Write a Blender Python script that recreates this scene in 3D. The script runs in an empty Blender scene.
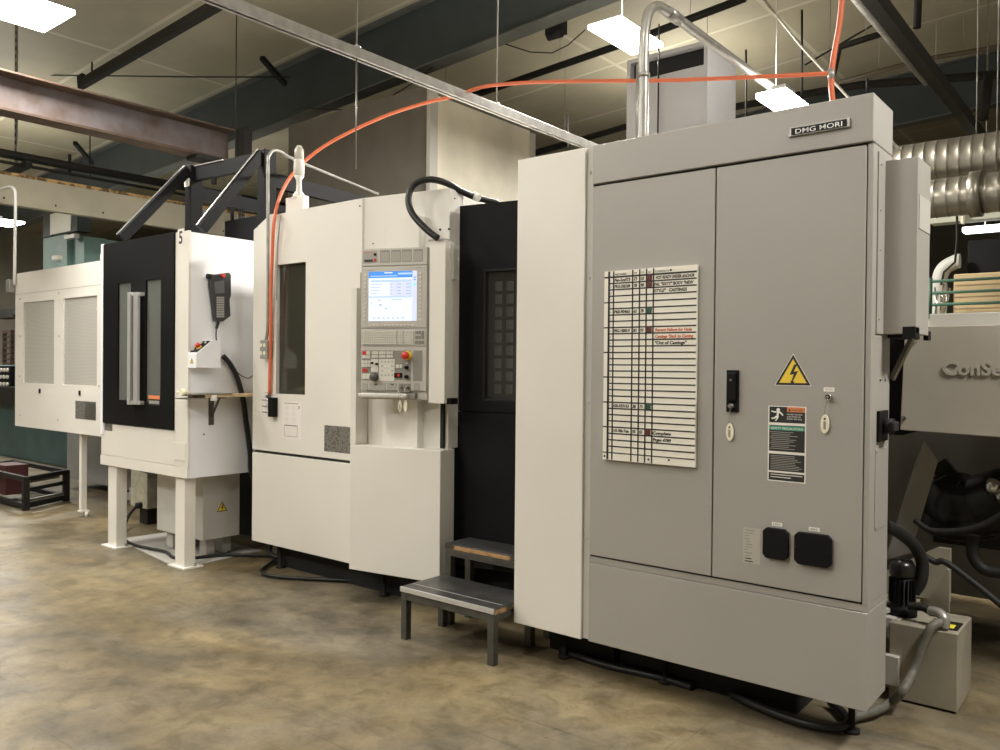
import bpy, bmesh, math, random
from mathutils import Vector, Matrix
random.seed(7)
C = bpy.context.scene.collection
# ------------------------------------------------------------------ camera
FOC, YAW, PITCH, ROLL = 821.93, 0.6785, -0.0099, 0.0091
cy, sy, cp, sp = math.cos(YAW), math.sin(YAW), math.cos(PITCH), math.sin(PITCH)
fw = Vector((-sy*cp, cy*cp, sp)); rt = Vector((cy, sy, 0)); up = rt.cross(fw)
c_, s_ = math.cos(ROLL), math.sin(ROLL)
RT = c_*rt + s_*up; UP = -s_*rt + c_*up
EYE = Vector((0, 0, 1.6))
cam_d = bpy.data.cameras.new('camera'); cam = bpy.data.objects.new('camera', cam_d); C.objects.link(cam)
cam_d.sensor_width = 36; cam_d.lens = FOC*36/1000; cam_d.clip_start = .05; cam_d.clip_end = 200
M = Matrix((RT, UP, -fw)).transposed().to_4x4(); M.translation = EYE
cam.matrix_world = M
bpy.context.scene.camera = cam

def at(x, y, X=None, Y=None, Z=None):
    """measure a point of the place: sight line through a photo pixel met with a known plane"""
    d = fw + RT*((x-500)/FOC) - UP*((y-375)/FOC)
    t = (X-EYE.x)/d.x if X is not None else (Y-EYE.y)/d.y if Y is not None else (Z-EYE.z)/d.z
    return EYE + d*t
def atf(F, x, y, off=0.0):
    """same, on the local plane y=off of a frame; returns local (x, z)"""
    d = fw + RT*((x-500)/FOC) - UP*((y-375)/FOC)
    Fi = F.inverted(); o = Fi @ EYE; dl = Fi.to_3x3() @ d
    t = (off-o.y)/dl.y; p = o + dl*t
    return p.x, p.z

# ------------------------------------------------------------------ materials
MATS = {}
def mat(name, col, rough=.5, metal=0.0, var=0.0, scale=3.0, bump=0.0, bscale=60, emis=None, spec=.5, col2=None, detail=6, contrast=(.35,.65), coat=0):
    if name in MATS: return MATS[name]
    m = bpy.data.materials.new(name); m.use_nodes = True; nt = m.node_tree; N = nt.nodes; L = nt.links
    b = N['Principled BSDF']; b.inputs['Roughness'].default_value = rough; b.inputs['Metallic'].default_value = metal
    b.inputs['Specular IOR Level'].default_value = spec
    b.inputs['Base Color'].default_value = (*col, 1)
    tc = N.new('ShaderNodeTexCoord')
    if var > 0 or col2:
        n = N.new('ShaderNodeTexNoise'); n.inputs['Scale'].default_value = scale; n.inputs['Detail'].default_value = detail
        L.new(tc.outputs['Object'], n.inputs['Vector'])
        r = N.new('ShaderNodeValToRGB'); r.color_ramp.elements[0].position = contrast[0]; r.color_ramp.elements[1].position = contrast[1]
        c2 = col2 or tuple(max(0, v*(1-var)) for v in col)
        r.color_ramp.elements[0].color = (*c2, 1); r.color_ramp.elements[1].color = (*col, 1)
        L.new(n.outputs['Fac'], r.inputs['Fac']); L.new(r.outputs['Color'], b.inputs['Base Color'])
    if bump > 0:
        n2 = N.new('ShaderNodeTexNoise'); n2.inputs['Scale'].default_value = bscale; n2.inputs['Detail'].default_value = 3
        L.new(tc.outputs['Object'], n2.inputs['Vector'])
        bp = N.new('ShaderNodeBump'); bp.inputs['Strength'].default_value = bump; bp.inputs['Distance'].default_value = .01
        L.new(n2.outputs['Fac'], bp.inputs['Height']); L.new(bp.outputs['Normal'], b.inputs['Normal'])
    if emis:
        b.inputs['Emission Color'].default_value = (*emis[0], 1); b.inputs['Emission Strength'].default_value = emis[1]
    MATS[name] = m
    return m
white = mat('white_paint', (.78,.755,.70), .38, var=.05, scale=1.5, bump=.03, bscale=200)
white2 = mat('white_lit_cool', (.88,.89,.93), .4, var=.05, scale=2)  # white paint with cooler lamplight mixed into the colour
grey = mat('grey_paint', (.385,.368,.34), .42, var=.06, scale=1.2, bump=.04, bscale=250)
greyd = mat('seam_dark', (.02,.02,.018), .7)
ltgrey = mat('light_grey_paint', (.5,.485,.45), .4, var=.05)
panelgrey = mat('console_grey', (.50,.48,.44), .45)
panelgrey2 = mat('console_dark_grey', (.25,.235,.21), .5)
keycap = mat('keycap', (.66,.64,.58), .5)
black = mat('black_paint', (.010,.010,.011), .55, var=.3, scale=2, spec=.13)
blackm = mat('matt_black', (.01,.01,.01), .8)
rubber = mat('black_rubber', (.014,.014,.014), .42, spec=.35)
steel = mat('brushed_steel', (.36,.35,.33), .38, .9, var=.25, scale=8)
galv = mat('galvanised_steel', (.46,.45,.42), .38, .55, var=.3, scale=14, contrast=(.3,.7))
chrome = mat('polished_chrome', (.7,.7,.7), .15, 1)
alu = mat('aluminium', (.7,.7,.7), .35, .6)
tread = mat('worn_tread_plate', (.13,.13,.13), .34, .6, var=.5, scale=9, bump=.25, bscale=40)
tsteel = mat('dull_steel_frame', (.13,.125,.11), .5, .6, var=.3, scale=12)
woodc = mat('worn_wood_edge', (.42,.25,.11), .7, col2=(.05,.04,.03), scale=9, contrast=(.42,.56))
shelfwood = mat('pale_wood', (.62,.47,.28), .6, var=.15, scale=6)
orange = mat('orange_hose', (.72,.17,.075), .5)
red = mat('red_plastic', (.6,.03,.02), .35)
yellow = mat('yellow', (.85,.62,.06), .45)
ylabel = mat('yellow_label', (.85,.75,.05), .5)
olabel = mat('orange_label', (.75,.25,.1), .5)
green = mat('green_magnet', (.018,.075,.045), .5)
maroon = mat('maroon_magnet', (.10,.018,.018), .5)
glabel = mat('green_label', (.05,.32,.22), .5)
paper = mat('paper', (.85,.83,.78), .6)
ink = mat('ink', (.02,.02,.02), .6)
inkg = mat('grey_ink', (.3,.29,.27), .6)
inkr = mat('red_ink', (.62,.16,.07), .6)
cream = mat('cream_plastic', (.85,.8,.62), .45)
silverplate = mat('silver_plate', (.3,.29,.27), .38, .5, var=.5, scale=60, contrast=(.42,.5))
teal = mat('teal_paint', (.05,.11,.12), .5, var=.3)
teal2 = mat('light_teal_paint', (.16,.27,.25), .5, var=.2)
rust = mat('rusty_primer', (.165,.145,.15), .8, var=.45, scale=3, col2=(.10,.07,.055), contrast=(.3,.6), spec=.2)
rustd = mat('rusty_dark_flange', (.09,.055,.035), .7, var=.4, scale=6)
rusto = mat('rust_orange', (.42,.22,.07), .7, var=.6, scale=10)
rafterm = mat('dark_roof_steel', (.036,.046,.047), .6, var=.3, scale=1.5)
raftfl = mat('roof_flange', (.11,.115,.105), .6, var=.3, scale=2)
girder = mat('beige_girder', (.46,.43,.34), .6, var=.25, scale=1.2)
darksteel = mat('dark_steel', (.02,.019,.017), .6, .1, spec=.2)
lumber = mat('split_lumber', (.5,.33,.14), .8, var=.75, scale=9, contrast=(.45,.55))
wallm = mat('wall_panel', (.42,.40,.34), .7, var=.2, scale=.6)
wallt = mat('wall_tan', (.36,.3,.2), .7, var=.15, scale=.8)
ductg = mat('grey_duct', (.42,.42,.43), .5, var=.08)
boxdark = mat('enclosure_shaded', (.17,.155,.13), .6, var=.15)  # enclosure front, its shade put into the colour
boxcream = mat('enclosure_cream_lit', (.82,.77,.64), .55, var=.22, scale=1.3)  # cream side of the enclosure, brightened in colour for the lamplight
cardb = mat('cardboard', (.5,.38,.21), .8, var=.1)
darkgrey = mat('dark_grey_casting', (.12,.115,.105), .5, var=.4, scale=3)
tankm = mat('tank_paint', (.37,.34,.27), .45, var=.3, scale=3)
hoseg = mat('grey_hose', (.13,.125,.10), .5, var=.3, scale=20)
def glassm(name, col, rough, alpha):
    m = bpy.data.materials.new(name); m.use_nodes = True; b = m.node_tree.nodes['Principled BSDF']
    b.inputs['Base Color'].default_value = (*col,1); b.inputs['Roughness'].default_value = rough
    b.inputs['Alpha'].default_value = alpha; b.inputs['Specular IOR Level'].default_value = .9
    MATS[name] = m; return m
glass = glassm('smoked_glass', (.05,.048,.035), .08, .75)
glass2 = glassm('door_glass', (.17,.18,.165), .06, .8)
glass3 = glassm('magazine_glass', (.05,.05,.045), .1, .35)
# fine mesh windows of the pallet magazine
def striped(name, c1, c2, sc):
    m = bpy.data.materials.new(name); m.use_nodes = True; nt = m.node_tree; N = nt.nodes; L = nt.links; b = N['Principled BSDF']
    tc = N.new('ShaderNodeTexCoord'); w = N.new('ShaderNodeTexWave'); w.bands_direction = 'Z'; w.inputs['Scale'].default_value = sc
    w.inputs['Distortion'].default_value = .4; w.inputs['Detail Scale'].default_value = .5
    r = N.new('ShaderNodeValToRGB'); r.color_ramp.elements[0].color = (*c1,1); r.color_ramp.elements[1].color = (*c2,1)
    L.new(tc.outputs['Object'], w.inputs['Vector']); L.new(w.outputs['Fac'], r.inputs['Fac']); L.new(r.outputs['Color'], b.inputs['Base Color'])
    b.inputs['Roughness'].default_value = .16; b.inputs['Specular IOR Level'].default_value = .8
    bp = N.new('ShaderNodeBump'); bp.inputs['Strength'].default_value = .15; L.new(w.outputs['Fac'], bp.inputs['Height']); L.new(bp.outputs['Normal'], b.inputs['Normal'])
    MATS[name] = m; return m
meshwin = striped('ribbed_window', (.42,.41,.37), (.52,.5,.46), 22)
spiral = None
def floor_mat():
    m = bpy.data.materials.new('stained_concrete'); m.use_nodes = True; nt = m.node_tree; N = nt.nodes; L = nt.links; b = N['Principled BSDF']
    tc = N.new('ShaderNodeTexCoord')
    def noise(s, d, sc=(1,1,1), rz=0, dist=0):
        mp = N.new('ShaderNodeMapping'); mp.inputs['Scale'].default_value = sc; mp.inputs['Rotation'].default_value = (0,0,rz)
        L.new(tc.outputs['Object'], mp.inputs['Vector'])
        n = N.new('ShaderNodeTexNoise'); n.inputs['Scale'].default_value = s; n.inputs['Detail'].default_value = d; n.inputs['Roughness'].default_value = .62
        n.inputs['Distortion'].default_value = dist
        L.new(mp.outputs[0], n.inputs['Vector']); return n.outputs['Fac']
    def ramp(f, stops):
        r = N.new('ShaderNodeValToRGB'); e = r.color_ramp.elements
        while len(e) < len(stops): e.new(.5)
        for k, (p, c) in enumerate(stops): e[k].position = p; e[k].color = (*c, 1)
        L.new(f, r.inputs['Fac']); return r.outputs['Color']
    def mix(a, b2, f, mode='MIX'):
        x = N.new('ShaderNodeMix'); x.data_type = 'RGBA'; x.blend_type = mode
        if isinstance(f, float): x.inputs[0].default_value = f
        else: L.new(f, x.inputs[0])
        L.new(a, x.inputs[6]); L.new(b2, x.inputs[7]); return x.outputs[2]
    base = ramp(noise(.8, 9, dist=.8), [(.34,(.10,.078,.045)), (.48,(.20,.155,.085)), (.62,(.31,.25,.145))])
    grey_ = ramp(noise(1.6, 7, (1,1.6,1), .5), [(.32,(.085,.072,.052)), (.66,(.235,.20,.145))])
    f = ramp(noise(.55, 8, (1,1.8,1), .3, .6), [(.42,(0,0,0)), (.6,(1,1,1))])
    c = mix(base, grey_, f)
    sp_ = ramp(noise(7, 12, dist=.5), [(.34,(.62,.6,.55)), (.5,(.95,.95,.93)), (.64,(1.12,1.12,1.1))])
    c = mix(c, sp_, .9, 'MULTIPLY')
    sk = ramp(noise(38, 2), [(.24,(.25,.22,.18)), (.28,(1,1,1))])
    c = mix(c, sk, .7, 'MULTIPLY')
    sc = ramp(noise(2.2, 5, (.22,9,1), .75), [(.30,(.5,.47,.42)), (.37,(1,1,1))])
    c = mix(c, sc, .5, 'MULTIPLY')
    sc2 = ramp(noise(1.7, 4, (9,.3,1), .35), [(.27,(.5,.47,.42)), (.32,(1,1,1))])
    c = mix(c, sc2, .45, 'MULTIPLY')
    fine = ramp(noise(60, 3), [(.3,(.86,.86,.86)), (.7,(1.05,1.05,1.05))])
    c = mix(c, fine, .7, 'MULTIPLY')
    L.new(c, b.inputs['Base Color'])
    rr = ramp(noise(2.5, 6), [(.3,(.3,.3,.3)), (.7,(.52,.52,.52))])
    L.new(rr, b.inputs['Roughness']); b.inputs['Specular IOR Level'].default_value = .35
    bp = N.new('ShaderNodeBump'); bp.inputs['Strength'].default_value = .12; bp.inputs['Distance'].default_value = .01
    L.new(noise(14, 6), bp.inputs['Height']); L.new(bp.outputs['Normal'], b.inputs['Normal'])
    return m
def roof_mat():
    m = bpy.data.materials.new('roof_liner'); m.use_nodes = True; nt = m.node_tree; N = nt.nodes; L = nt.links; b = N['Principled BSDF']
    tc = N.new('ShaderNodeTexCoord'); br = N.new('ShaderNodeTexBrick'); br.offset = 0
    br.inputs['Color1'].default_value = (.44,.40,.29,1); br.inputs['Color2'].default_value = (.39,.35,.25,1); br.inputs['Mortar'].default_value = (.58,.54,.42,1)
    br.inputs['Scale'].default_value = 1; br.inputs['Mortar Size'].default_value = .035; br.inputs['Mortar Smooth'].default_value = .2
    br.inputs['Brick Width'].default_value = 2.6; br.inputs['Row Height'].default_value = 1.9
    mp = N.new('ShaderNodeMapping'); mp.inputs['Location'].default_value = (.6,.2,0)
    L.new(tc.outputs['Object'], mp.inputs['Vector']); L.new(mp.outputs[0], br.inputs['Vector'])
    n = N.new('ShaderNodeTexNoise'); n.inputs['Scale'].default_value = .9; n.inputs['Detail'].default_value = 5; L.new(tc.outputs['Object'], n.inputs['Vector'])
    r = N.new('ShaderNodeValToRGB'); r.color_ramp.elements[0].position = .3; r.color_ramp.elements[1].position = .7
    r.color_ramp.elements[0].color = (.78,.78,.78,1); r.color_ramp.elements[1].color = (1,1,1,1); L.new(n.outputs['Fac'], r.inputs['Fac'])
    x = N.new('ShaderNodeMix'); x.data_type = 'RGBA'; x.blend_type = 'MULTIPLY'; x.inputs[0].default_value = 1
    L.new(br.outputs['Color'], x.inputs[6]); L.new(r.outputs['Color'], x.inputs[7]); L.new(x.outputs[2], b.inputs['Base Color'])
    b.inputs['Roughness'].default_value = .6
    bp = N.new('ShaderNodeBump'); bp.inputs['Strength'].default_value = .4; bp.inputs['Distance'].default_value = .05
    L.new(n.outputs['Fac'], bp.inputs['Height']); L.new(bp.outputs['Normal'], b.inputs['Normal'])
    return m

# ------------------------------------------------------------------ mesh builder
I4 = Matrix.Identity(4)
class MB:
    def __init__(s, F=I4): s.bm = bmesh.new(); s.F = F; s.mats = []
    def mi(s, m):
        if m is None: return 0
        if m not in s.mats: s.mats.append(m)
        return s.mats.index(m)
    def merge(s, b, m=None, smooth=False):
        k = s.mi(m)
        for f in b.faces: f.material_index = k; f.smooth = smooth if not isinstance(smooth, str) else f.smooth
        me = bpy.data.meshes.new('t'); b.to_mesh(me); b.free(); s.bm.from_mesh(me); bpy.data.meshes.remove(me)
    def box(s, x0, x1, y0, y1, z0, z1, bev=0.0, m=None, rx=0, seg=2):
        b = bmesh.new(); bmesh.ops.create_cube(b, size=1)
        for v in b.verts: v.co = Vector(((x0+x1)/2+v.co.x*(x1-x0), (y0+y1)/2+v.co.y*(y1-y0), (z0+z1)/2+v.co.z*(z1-z0)))
        if bev: bmesh.ops.bevel(b, geom=b.edges[:], offset=bev, segments=seg, profile=.5, affect='EDGES')
        s.merge(b, m); return s
    def prism(s, pts, a, b_, axis='y', bev=0.0, m=None):
        """outline pts in the two other axes, extruded from a to b_ along axis"""
        b = bmesh.new()
        def P(u, v, w): return {'y': (u, w, v), 'x': (w, u, v), 'z': (u, v, w)}[axis]
        lo = [b.verts.new(P(u, v, a)) for u, v in pts]; hi = [b.verts.new(P(u, v, b_)) for u, v in pts]
        b.faces.new(lo); b.faces.new(hi[::-1]); n = len(pts)
        for i in range(n): b.faces.new((lo[i], hi[i], hi[(i+1) % n], lo[(i+1) % n]))
        bmesh.ops.recalc_face_normals(b, faces=b.faces[:])
        if bev: bmesh.ops.bevel(b, geom=b.edges[:], offset=bev, segments=2, profile=.5, affect='EDGES')
        s.merge(b, m); return s
    def frame(s, x0, x1, z0, z1, w, y0, y1, m=None, bev=0.0):
        s.box(x0, x1, y0, y1, z0, z0+w, bev, m); s.box(x0, x1, y0, y1, z1-w, z1, bev, m)
        s.box(x0, x0+w, y0, y1, z0+w, z1-w, bev, m); s.box(x1-w, x1, y0, y1, z0+w, z1-w, bev, m); return s
    def cyl(s, p0, p1, r0, r1=None, n=20, m=None, caps=True):
        p0 = Vector(p0); p1 = Vector(p1); r1 = r0 if r1 is None else r1; d = (p1-p0); q = d.to_track_quat('Z', 'Y')
        b = bmesh.new(); A = []; B = []
        for i in range(n):
            a = 2*math.pi*i/n; o = q @ Vector((math.cos(a), math.sin(a), 0))
            A.append(b.verts.new(p0+o*r0)); B.append(b.verts.new(p1+o*r1))
        for i in range(n):
            f = b.faces.new((A[i], A[(i+1) % n], B[(i+1) % n], B[i])); f.smooth = True
        if caps: b.faces.new(A[::-1]); b.faces.new(B)
        s.merge(b, m, 'keep'); return s
    def lathe(s, prof, c, axis=(0,0,1), n=24, m=None):
        q = Vector(axis).to_track_quat('Z', 'Y'); c = Vector(c); b = bmesh.new(); R = []
        for r, h in prof:
            R.append([b.verts.new(c + q @ Vector((max(r,1e-4)*math.cos(2*math.pi*i/n), max(r,1e-4)*math.sin(2*math.pi*i/n), h))) for i in range(n)])
        for k in range(len(R)-1):
            for i in range(n):
                f = b.faces.new((R[k][i], R[k][(i+1) % n], R[k+1][(i+1) % n], R[k+1][i])); f.smooth = True
        b.faces.new(R[0][::-1]); b.faces.new(R[-1]); s.merge(b, m, 'keep'); return s
    def tube(s, pts, r, n=12, m=None, smooth=8, closed=False):
        P = [Vector(p) for p in pts]
        if smooth and len(P) > 2:
            Q = []; k = len(P)
            for i in range(k-1):
                p0 = P[max(i-1,0)]; p1 = P[i]; p2 = P[i+1]; p3 = P[min(i+2,k-1)]
                for j in range(smooth):
                    t = j/smooth
                    Q.append(.5*((2*p1)+(-p0+p2)*t+(2*p0-5*p1+4*p2-p3)*t*t+(-p0+3*p1-3*p2+p3)*t**3))
            Q.append(P[-1]); P = Q
        b = bmesh.new(); rings = []; nrm = None
        for i, p in enumerate(P):
            d = (P[min(i+1, len(P)-1)] - P[max(i-1, 0)]).normalized()
            if nrm is None: nrm = d.orthogonal().normalized()
            nrm = (nrm - d*nrm.dot(d)).normalized(); bi = d.cross(nrm)
            rings.append([b.verts.new(p + (nrm*math.cos(2*math.pi*j/n) + bi*math.sin(2*math.pi*j/n))*r) for j in range(n)])
        for i in range(len(rings)-1):
            for j in range(n):
                f = b.faces.new((rings[i][j], rings[i][(j+1) % n], rings[i+1][(j+1) % n], rings[i+1][j])); f.smooth = True
        b.faces.new(rings[0][::-1]); b.faces.new(rings[-1]); s.merge(b, m, 'keep'); return s
    def bar(s, p0, p1, w, h, m=None, upv=(0,0,1), bev=0.0):
        """rectangular bar from p0 to p1, w across, h along upv"""
        p0 = Vector(p0); p1 = Vector(p1); d = (p1-p0).normalized(); u = Vector(upv); sd = d.cross(u).normalized(); u = sd.cross(d)
        b = bmesh.new(); V = []
        for p in (p0, p1):
            for a, c in ((-1,-1),(1,-1),(1,1),(-1,1)): V.append(b.verts.new(p + sd*a*w/2 + u*c*h/2))
        for f in ((0,1,2,3),(7,6,5,4),(0,4,5,1),(1,5,6,2),(2,6,7,3),(3,7,4,0)): b.faces.new([V[i] for i in f])
        bmesh.ops.recalc_face_normals(b, faces=b.faces[:])
        if bev: bmesh.ops.bevel(b, geom=b.edges[:], offset=bev, segments=2, profile=.5, affect='EDGES')
        s.merge(b, m); return s
    def sphere(s, c, r, m=None, sc=(1,1,1), n=16):
        b = bmesh.new(); bmesh.ops.create_uvsphere(b, u_segments=n, v_segments=n//2+2, radius=r)
        for v in b.verts: v.co = Vector((v.co.x*sc[0], v.co.y*sc[1], v.co.z*sc[2])) + Vector(c)
        s.merge(b, m, True); return s
    def text(s, t, x, z, h, w=None, y=-.001, bold=0.0, m=None, depth=.0004, align='LEFT', shear=0):
        """lettering on the local plane y, reading along +x, upright in z; h is the capital height"""
        cu = bpy.data.curves.new('t', 'FONT'); cu.body = t; cu.size = h/.73; cu.extrude = depth; cu.offset = bold; cu.resolution_u = 3; cu.shear = shear
        o = bpy.data.objects.new('t', cu); me = bpy.data.meshes.new_from_object(o)
        b = bmesh.new(); b.from_mesh(me); xs = [v.co.x for v in b.verts] or [0]; x0, x1 = min(xs), max(xs)
        k = (w/(x1-x0)) if w and x1 > x0 else 1; tw = (x1-x0)*k
        ox = x if align == 'LEFT' else x-tw/2
        for v in b.verts: v.co = Vector((ox+(v.co.x-x0)*k, y-v.co.z, z+v.co.y))
        bpy.data.objects.remove(o); bpy.data.curves.remove(cu); bpy.data.meshes.remove(me); s.merge(b, m); return s
    def build(s, name, m, parent=None):
        me = bpy.data.meshes.new(name)
        for k in s.mats or [m]: me.materials.append(k if k is not None else m)
        s.bm.transform(s.F)
        o = bpy.data.objects.new(name, me); C.objects.link(o)
        if parent is not None:
            o.parent = parent; W = WM[parent.name].copy()
        else:
            # origin at the base centre of the shape
            vs = s.bm.verts[:]; xs = [v.co.x for v in vs]; ys = [v.co.y for v in vs]; zs = [v.co.z for v in vs]
            W = Matrix.Translation(((min(xs)+max(xs))/2, (min(ys)+max(ys))/2, min(zs))); o.matrix_world = W
        s.bm.transform(W.inverted()); s.bm.to_mesh(me); s.bm.free(); WM[o.name] = W
        return o
WM = {}
def thing(name, label, cat, loc, rz=0, group=None):
    o = bpy.data.objects.new(name, None); C.objects.link(o); o.empty_display_size = .1
    o.matrix_world = Matrix.Translation(loc) @ Matrix.Rotation(rz, 4, 'Z'); WM[o.name] = o.matrix_world.copy()
    o['label'] = label; o['category'] = cat
    if group: o['group'] = group
    return o
def tag(o, label, cat, group=None, kind=None):
    o['label'] = label; o['category'] = cat
    if group: o['group'] = group
    if kind: o['kind'] = kind
    return o
def lab(o, l): o['label'] = l; return o
def struct(name, mb, m, parent=None):
    o = mb.build(name, m, parent); o['kind'] = 'structure'; return o
def FR(x, y, rz=0, z=0): return Matrix.Translation((x, y, z)) @ Matrix.Rotation(rz, 4, 'Z')

# ================================================================== ROOM
b = MB(); b.box(-26, 8, -8, 24, -.1, 0); struct('floor', b, floor_mat())
RS = .058
def roofz(X): return 6.46 + RS*(X+8.28) if X < -1.5 else 6.46+RS*(6.78) - .05*(X+1.5)
b = MB()
b.prism([(-26, roofz(-26)), (-1.5, roofz(-1.5)), (8, roofz(8)), (8, roofz(8)+.15), (-1.5, roofz(-1.5)+.15), (-26, roofz(-26)+.15)], -8, 24)
struct('ceiling', b, roof_mat())
b = MB(); b.box(-26, 8, 24, 24.2, 0, 7.2); struct('wall_back', b, mat('back_wall', (.16,.155,.13), .8, var=.2, scale=.4))
b = MB(); b.box(-26.2, -26, -8, 24, 0, 7.2); struct('wall_left', b, wallm)
b = MB(); b.box(8, 8.2, -8, 24, 0, 7.2); struct('wall_right', b, wallm)
b = MB(); b.box(-26, 8, -8.2, -8, 0, 7.2); struct('wall_front', b, wallm)
# roof rafters: tapered steel beams running along X
def rafter(n, y, x0, x1):
    zb = lambda X: 5.56+.06*(X+8.28)
    b = MB()
    b.prism([(x0, zb(x0)+.02), (x1, zb(x1)+.02), (x1, roofz(x1)-.03), (x0, roofz(x0)-.03)], y-.006, y+.006)
    o = struct('trim_%d' % n, b, rafterm)
    b = MB(); b.prism([(x0, zb(x0)), (x1, zb(x1)), (x1, zb(x1)+.02), (x0, zb(x0)+.02)], y-.12, y+.12)
    struct('trim_%d_flange' % n, b, raftfl, o)
    b = MB(); b.prism([(x0, roofz(x0)-.03), (x1, roofz(x1)-.03), (x1, roofz(x1)-.005), (x0, roofz(x0)-.005)], y-.12, y+.12)
    struct('trim_%d_flange' % n, b, raftfl, o)
rafter(1, 8.0, -25.9, -1.6); rafter(2, 15.5, -25.9, -1.6)
b = MB(); b.prism([(-1.6, 5.9), (7.9, 5.3), (7.9, roofz(7.9)-.01), (-1.6, roofz(-1.6)-.01)], 15.4, 15.6); struct('trim_3', b, rafterm)
# flange brace between roof and rafter
b = MB(); b.bar(at(262,58,Y=7.3), at(285,84,Y=7.9), .07, .07); struct('trim_4', b, darksteel)
# dark purlin strut under the roof
p0 = Vector((-13.2, 4.6, roofz(-13.2)-.12)); p1 = Vector((-3.2, 4.6, roofz(-3.2)-.12))
b = MB(); b.bar(at(82,84,Y=5.2), at(222,2,Y=5.2), .08, .12); struct('trim_5', b, darksteel)
b = MB()
for X in (-12.3,): b.bar(at(79,84,Y=5.2), at(79,84,Y=5.2)+Vector((0,0,.0))+Vector((.14,0,.02)), .05, .2)
b.cyl(at(92,62,Y=5.2), at(92,80,Y=5.2), .012); struct('trim_6', b, darksteel)
b = MB(); b.tube([at(40,75,Y=5.6), at(205,77,Y=6.6), at(290,77,Y=7.4)], .01, 6, smooth=0); struct('trim_7', b, darksteel)

# ================================================================== ELECTRICAL CABINET (right)
YC = 3.556
def X_(px, py=350, Y=YC): return at(px, py, Y=Y).x
XL, XR, ZB, ZT = -2.27, -.927, .2, 2.728
cab = thing('electrical_cabinet', 'tall grey two-door electrical cabinet with yellow high-voltage triangle, right end of the line', 'cabinet', (-1.6, 3.7, 0))
b = MB(); b.box(XL, XR-.004, YC+.03, YC+.3, .21, 2.6); b.box(XL+.05, -1.45, YC+.3, YC+.75, .25, 2.5); b.build('body', grey, cab)
b = MB(); b.box(XL, XR, YC-.008, YC+.30, 2.532, ZT, .004); hd = b.build('header', grey, cab)
b = MB(); b.box(XL-.002, XR, YC, YC+.30, ZB, .604, .003); b.build('plinth', grey, cab)
b = MB(); b.box(XL, XR+.0, YC+.006, YC+.3, .607, .636); b.box(XR-.022, XR, YC+.004, YC+.3, .636, 2.525, .002); b.build('frame', grey, cab)
xs1 = X_(714.5)
b = MB(); b.box(XL+.004, xs1-.003, YC-.004, YC+.024, .646, 2.52, .003); d1 = b.build('door', grey, cab)
b = MB(); b.box(xs1+.003, XR-.026, YC-.004, YC+.024, .646, 2.52, .003); d2 = b.build('door', grey, cab)
b = MB(); b.box(-2.24, -1.30, YC+.27, YC+.75, .0, .2); b.build('base', blackm, cab)  # black box added to make the gap under the cabinet dark
b = MB(); b.box(XL, XR-.01, YC+.012, YC+.03, .62, 2.54); b.build('seam', greyd, cab)
F = FR(0, YC-.004)
def u_(px, py, off=0): return atf(F, px, py, off)
# nameplate with lettering
F = FR(0, YC-.008)
x0, z0 = u_(789.5, 137); x1, z1 = u_(851, 119.5); zc = (u_(789.5,132.5)[1]+u_(851,123.5)[1])/2
b = MB(F); b.box(x0, x1, -.012, 0, zc-.019, zc+.019, .002, m=steel); b.box(x0+.012, x1-.012, -.0135, -.011, zc-.015, zc+.015, m=blackm)
npl = b.build('nameplate', blackm, hd)
b = MB(F); b.text('DMG MORI', x0+.03, zc-.0105, .0205, w=(x1-x0)*.76, y=-.0137, bold=.0001, m=mat('bright_white', (.9,.9,.9), .4)); b.build('lettering', white, npl) if False else b.build('lettering', MATS['bright_white'], hd)
F = FR(0, YC-.004)
# handle with lock
x0, z1 = u_(727.5, 370); x1, _ = u_(739.5, 370); z0 = u_(733, 412)[1]
b = MB(F); b.box(x0, x1, -.012, 0, z0, z1, .003); b.box(x0+.008, x1-.008, -.03, -.01, z0+.05, z1-.012, .006)
hn = b.build('handle', black, d2)
b = MB(F); b.cyl(((x0+x1)/2, -.012, z0+.028), ((x0+x1)/2, -.03, z0+.028), .011, m=steel); b.build('lock', steel, hn)
b = MB(F); b.cyl(((x0+x1)/2, -.03, z1-.045), ((x0+x1)/2, -.032, z1-.045), .005); b.build('rivet', steel, hn)
lx1, lz1 = (x0+x1)/2, z0+.028
# cam lock on the right
lx2, lz2 = u_(829, 397)
b = MB(F); b.cyl((lx2, 0, lz2), (lx2, -.018, lz2), .014, m=chrome); b.cyl((lx2, -.018, lz2), (lx2, -.02, lz2), .01, m=darksteel); b.build('lock', chrome, d2)
xa, za = u_(829, 389.5)
b = MB(F); b.box(xa-.022, xa+.022, -.001, 0, za-.009, za+.009, m=paper); b.text('UNLOCK', xa, za-.003, .007, w=.032, m=inkg, align='C'); b.build('lock_label', paper, d2)
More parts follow.
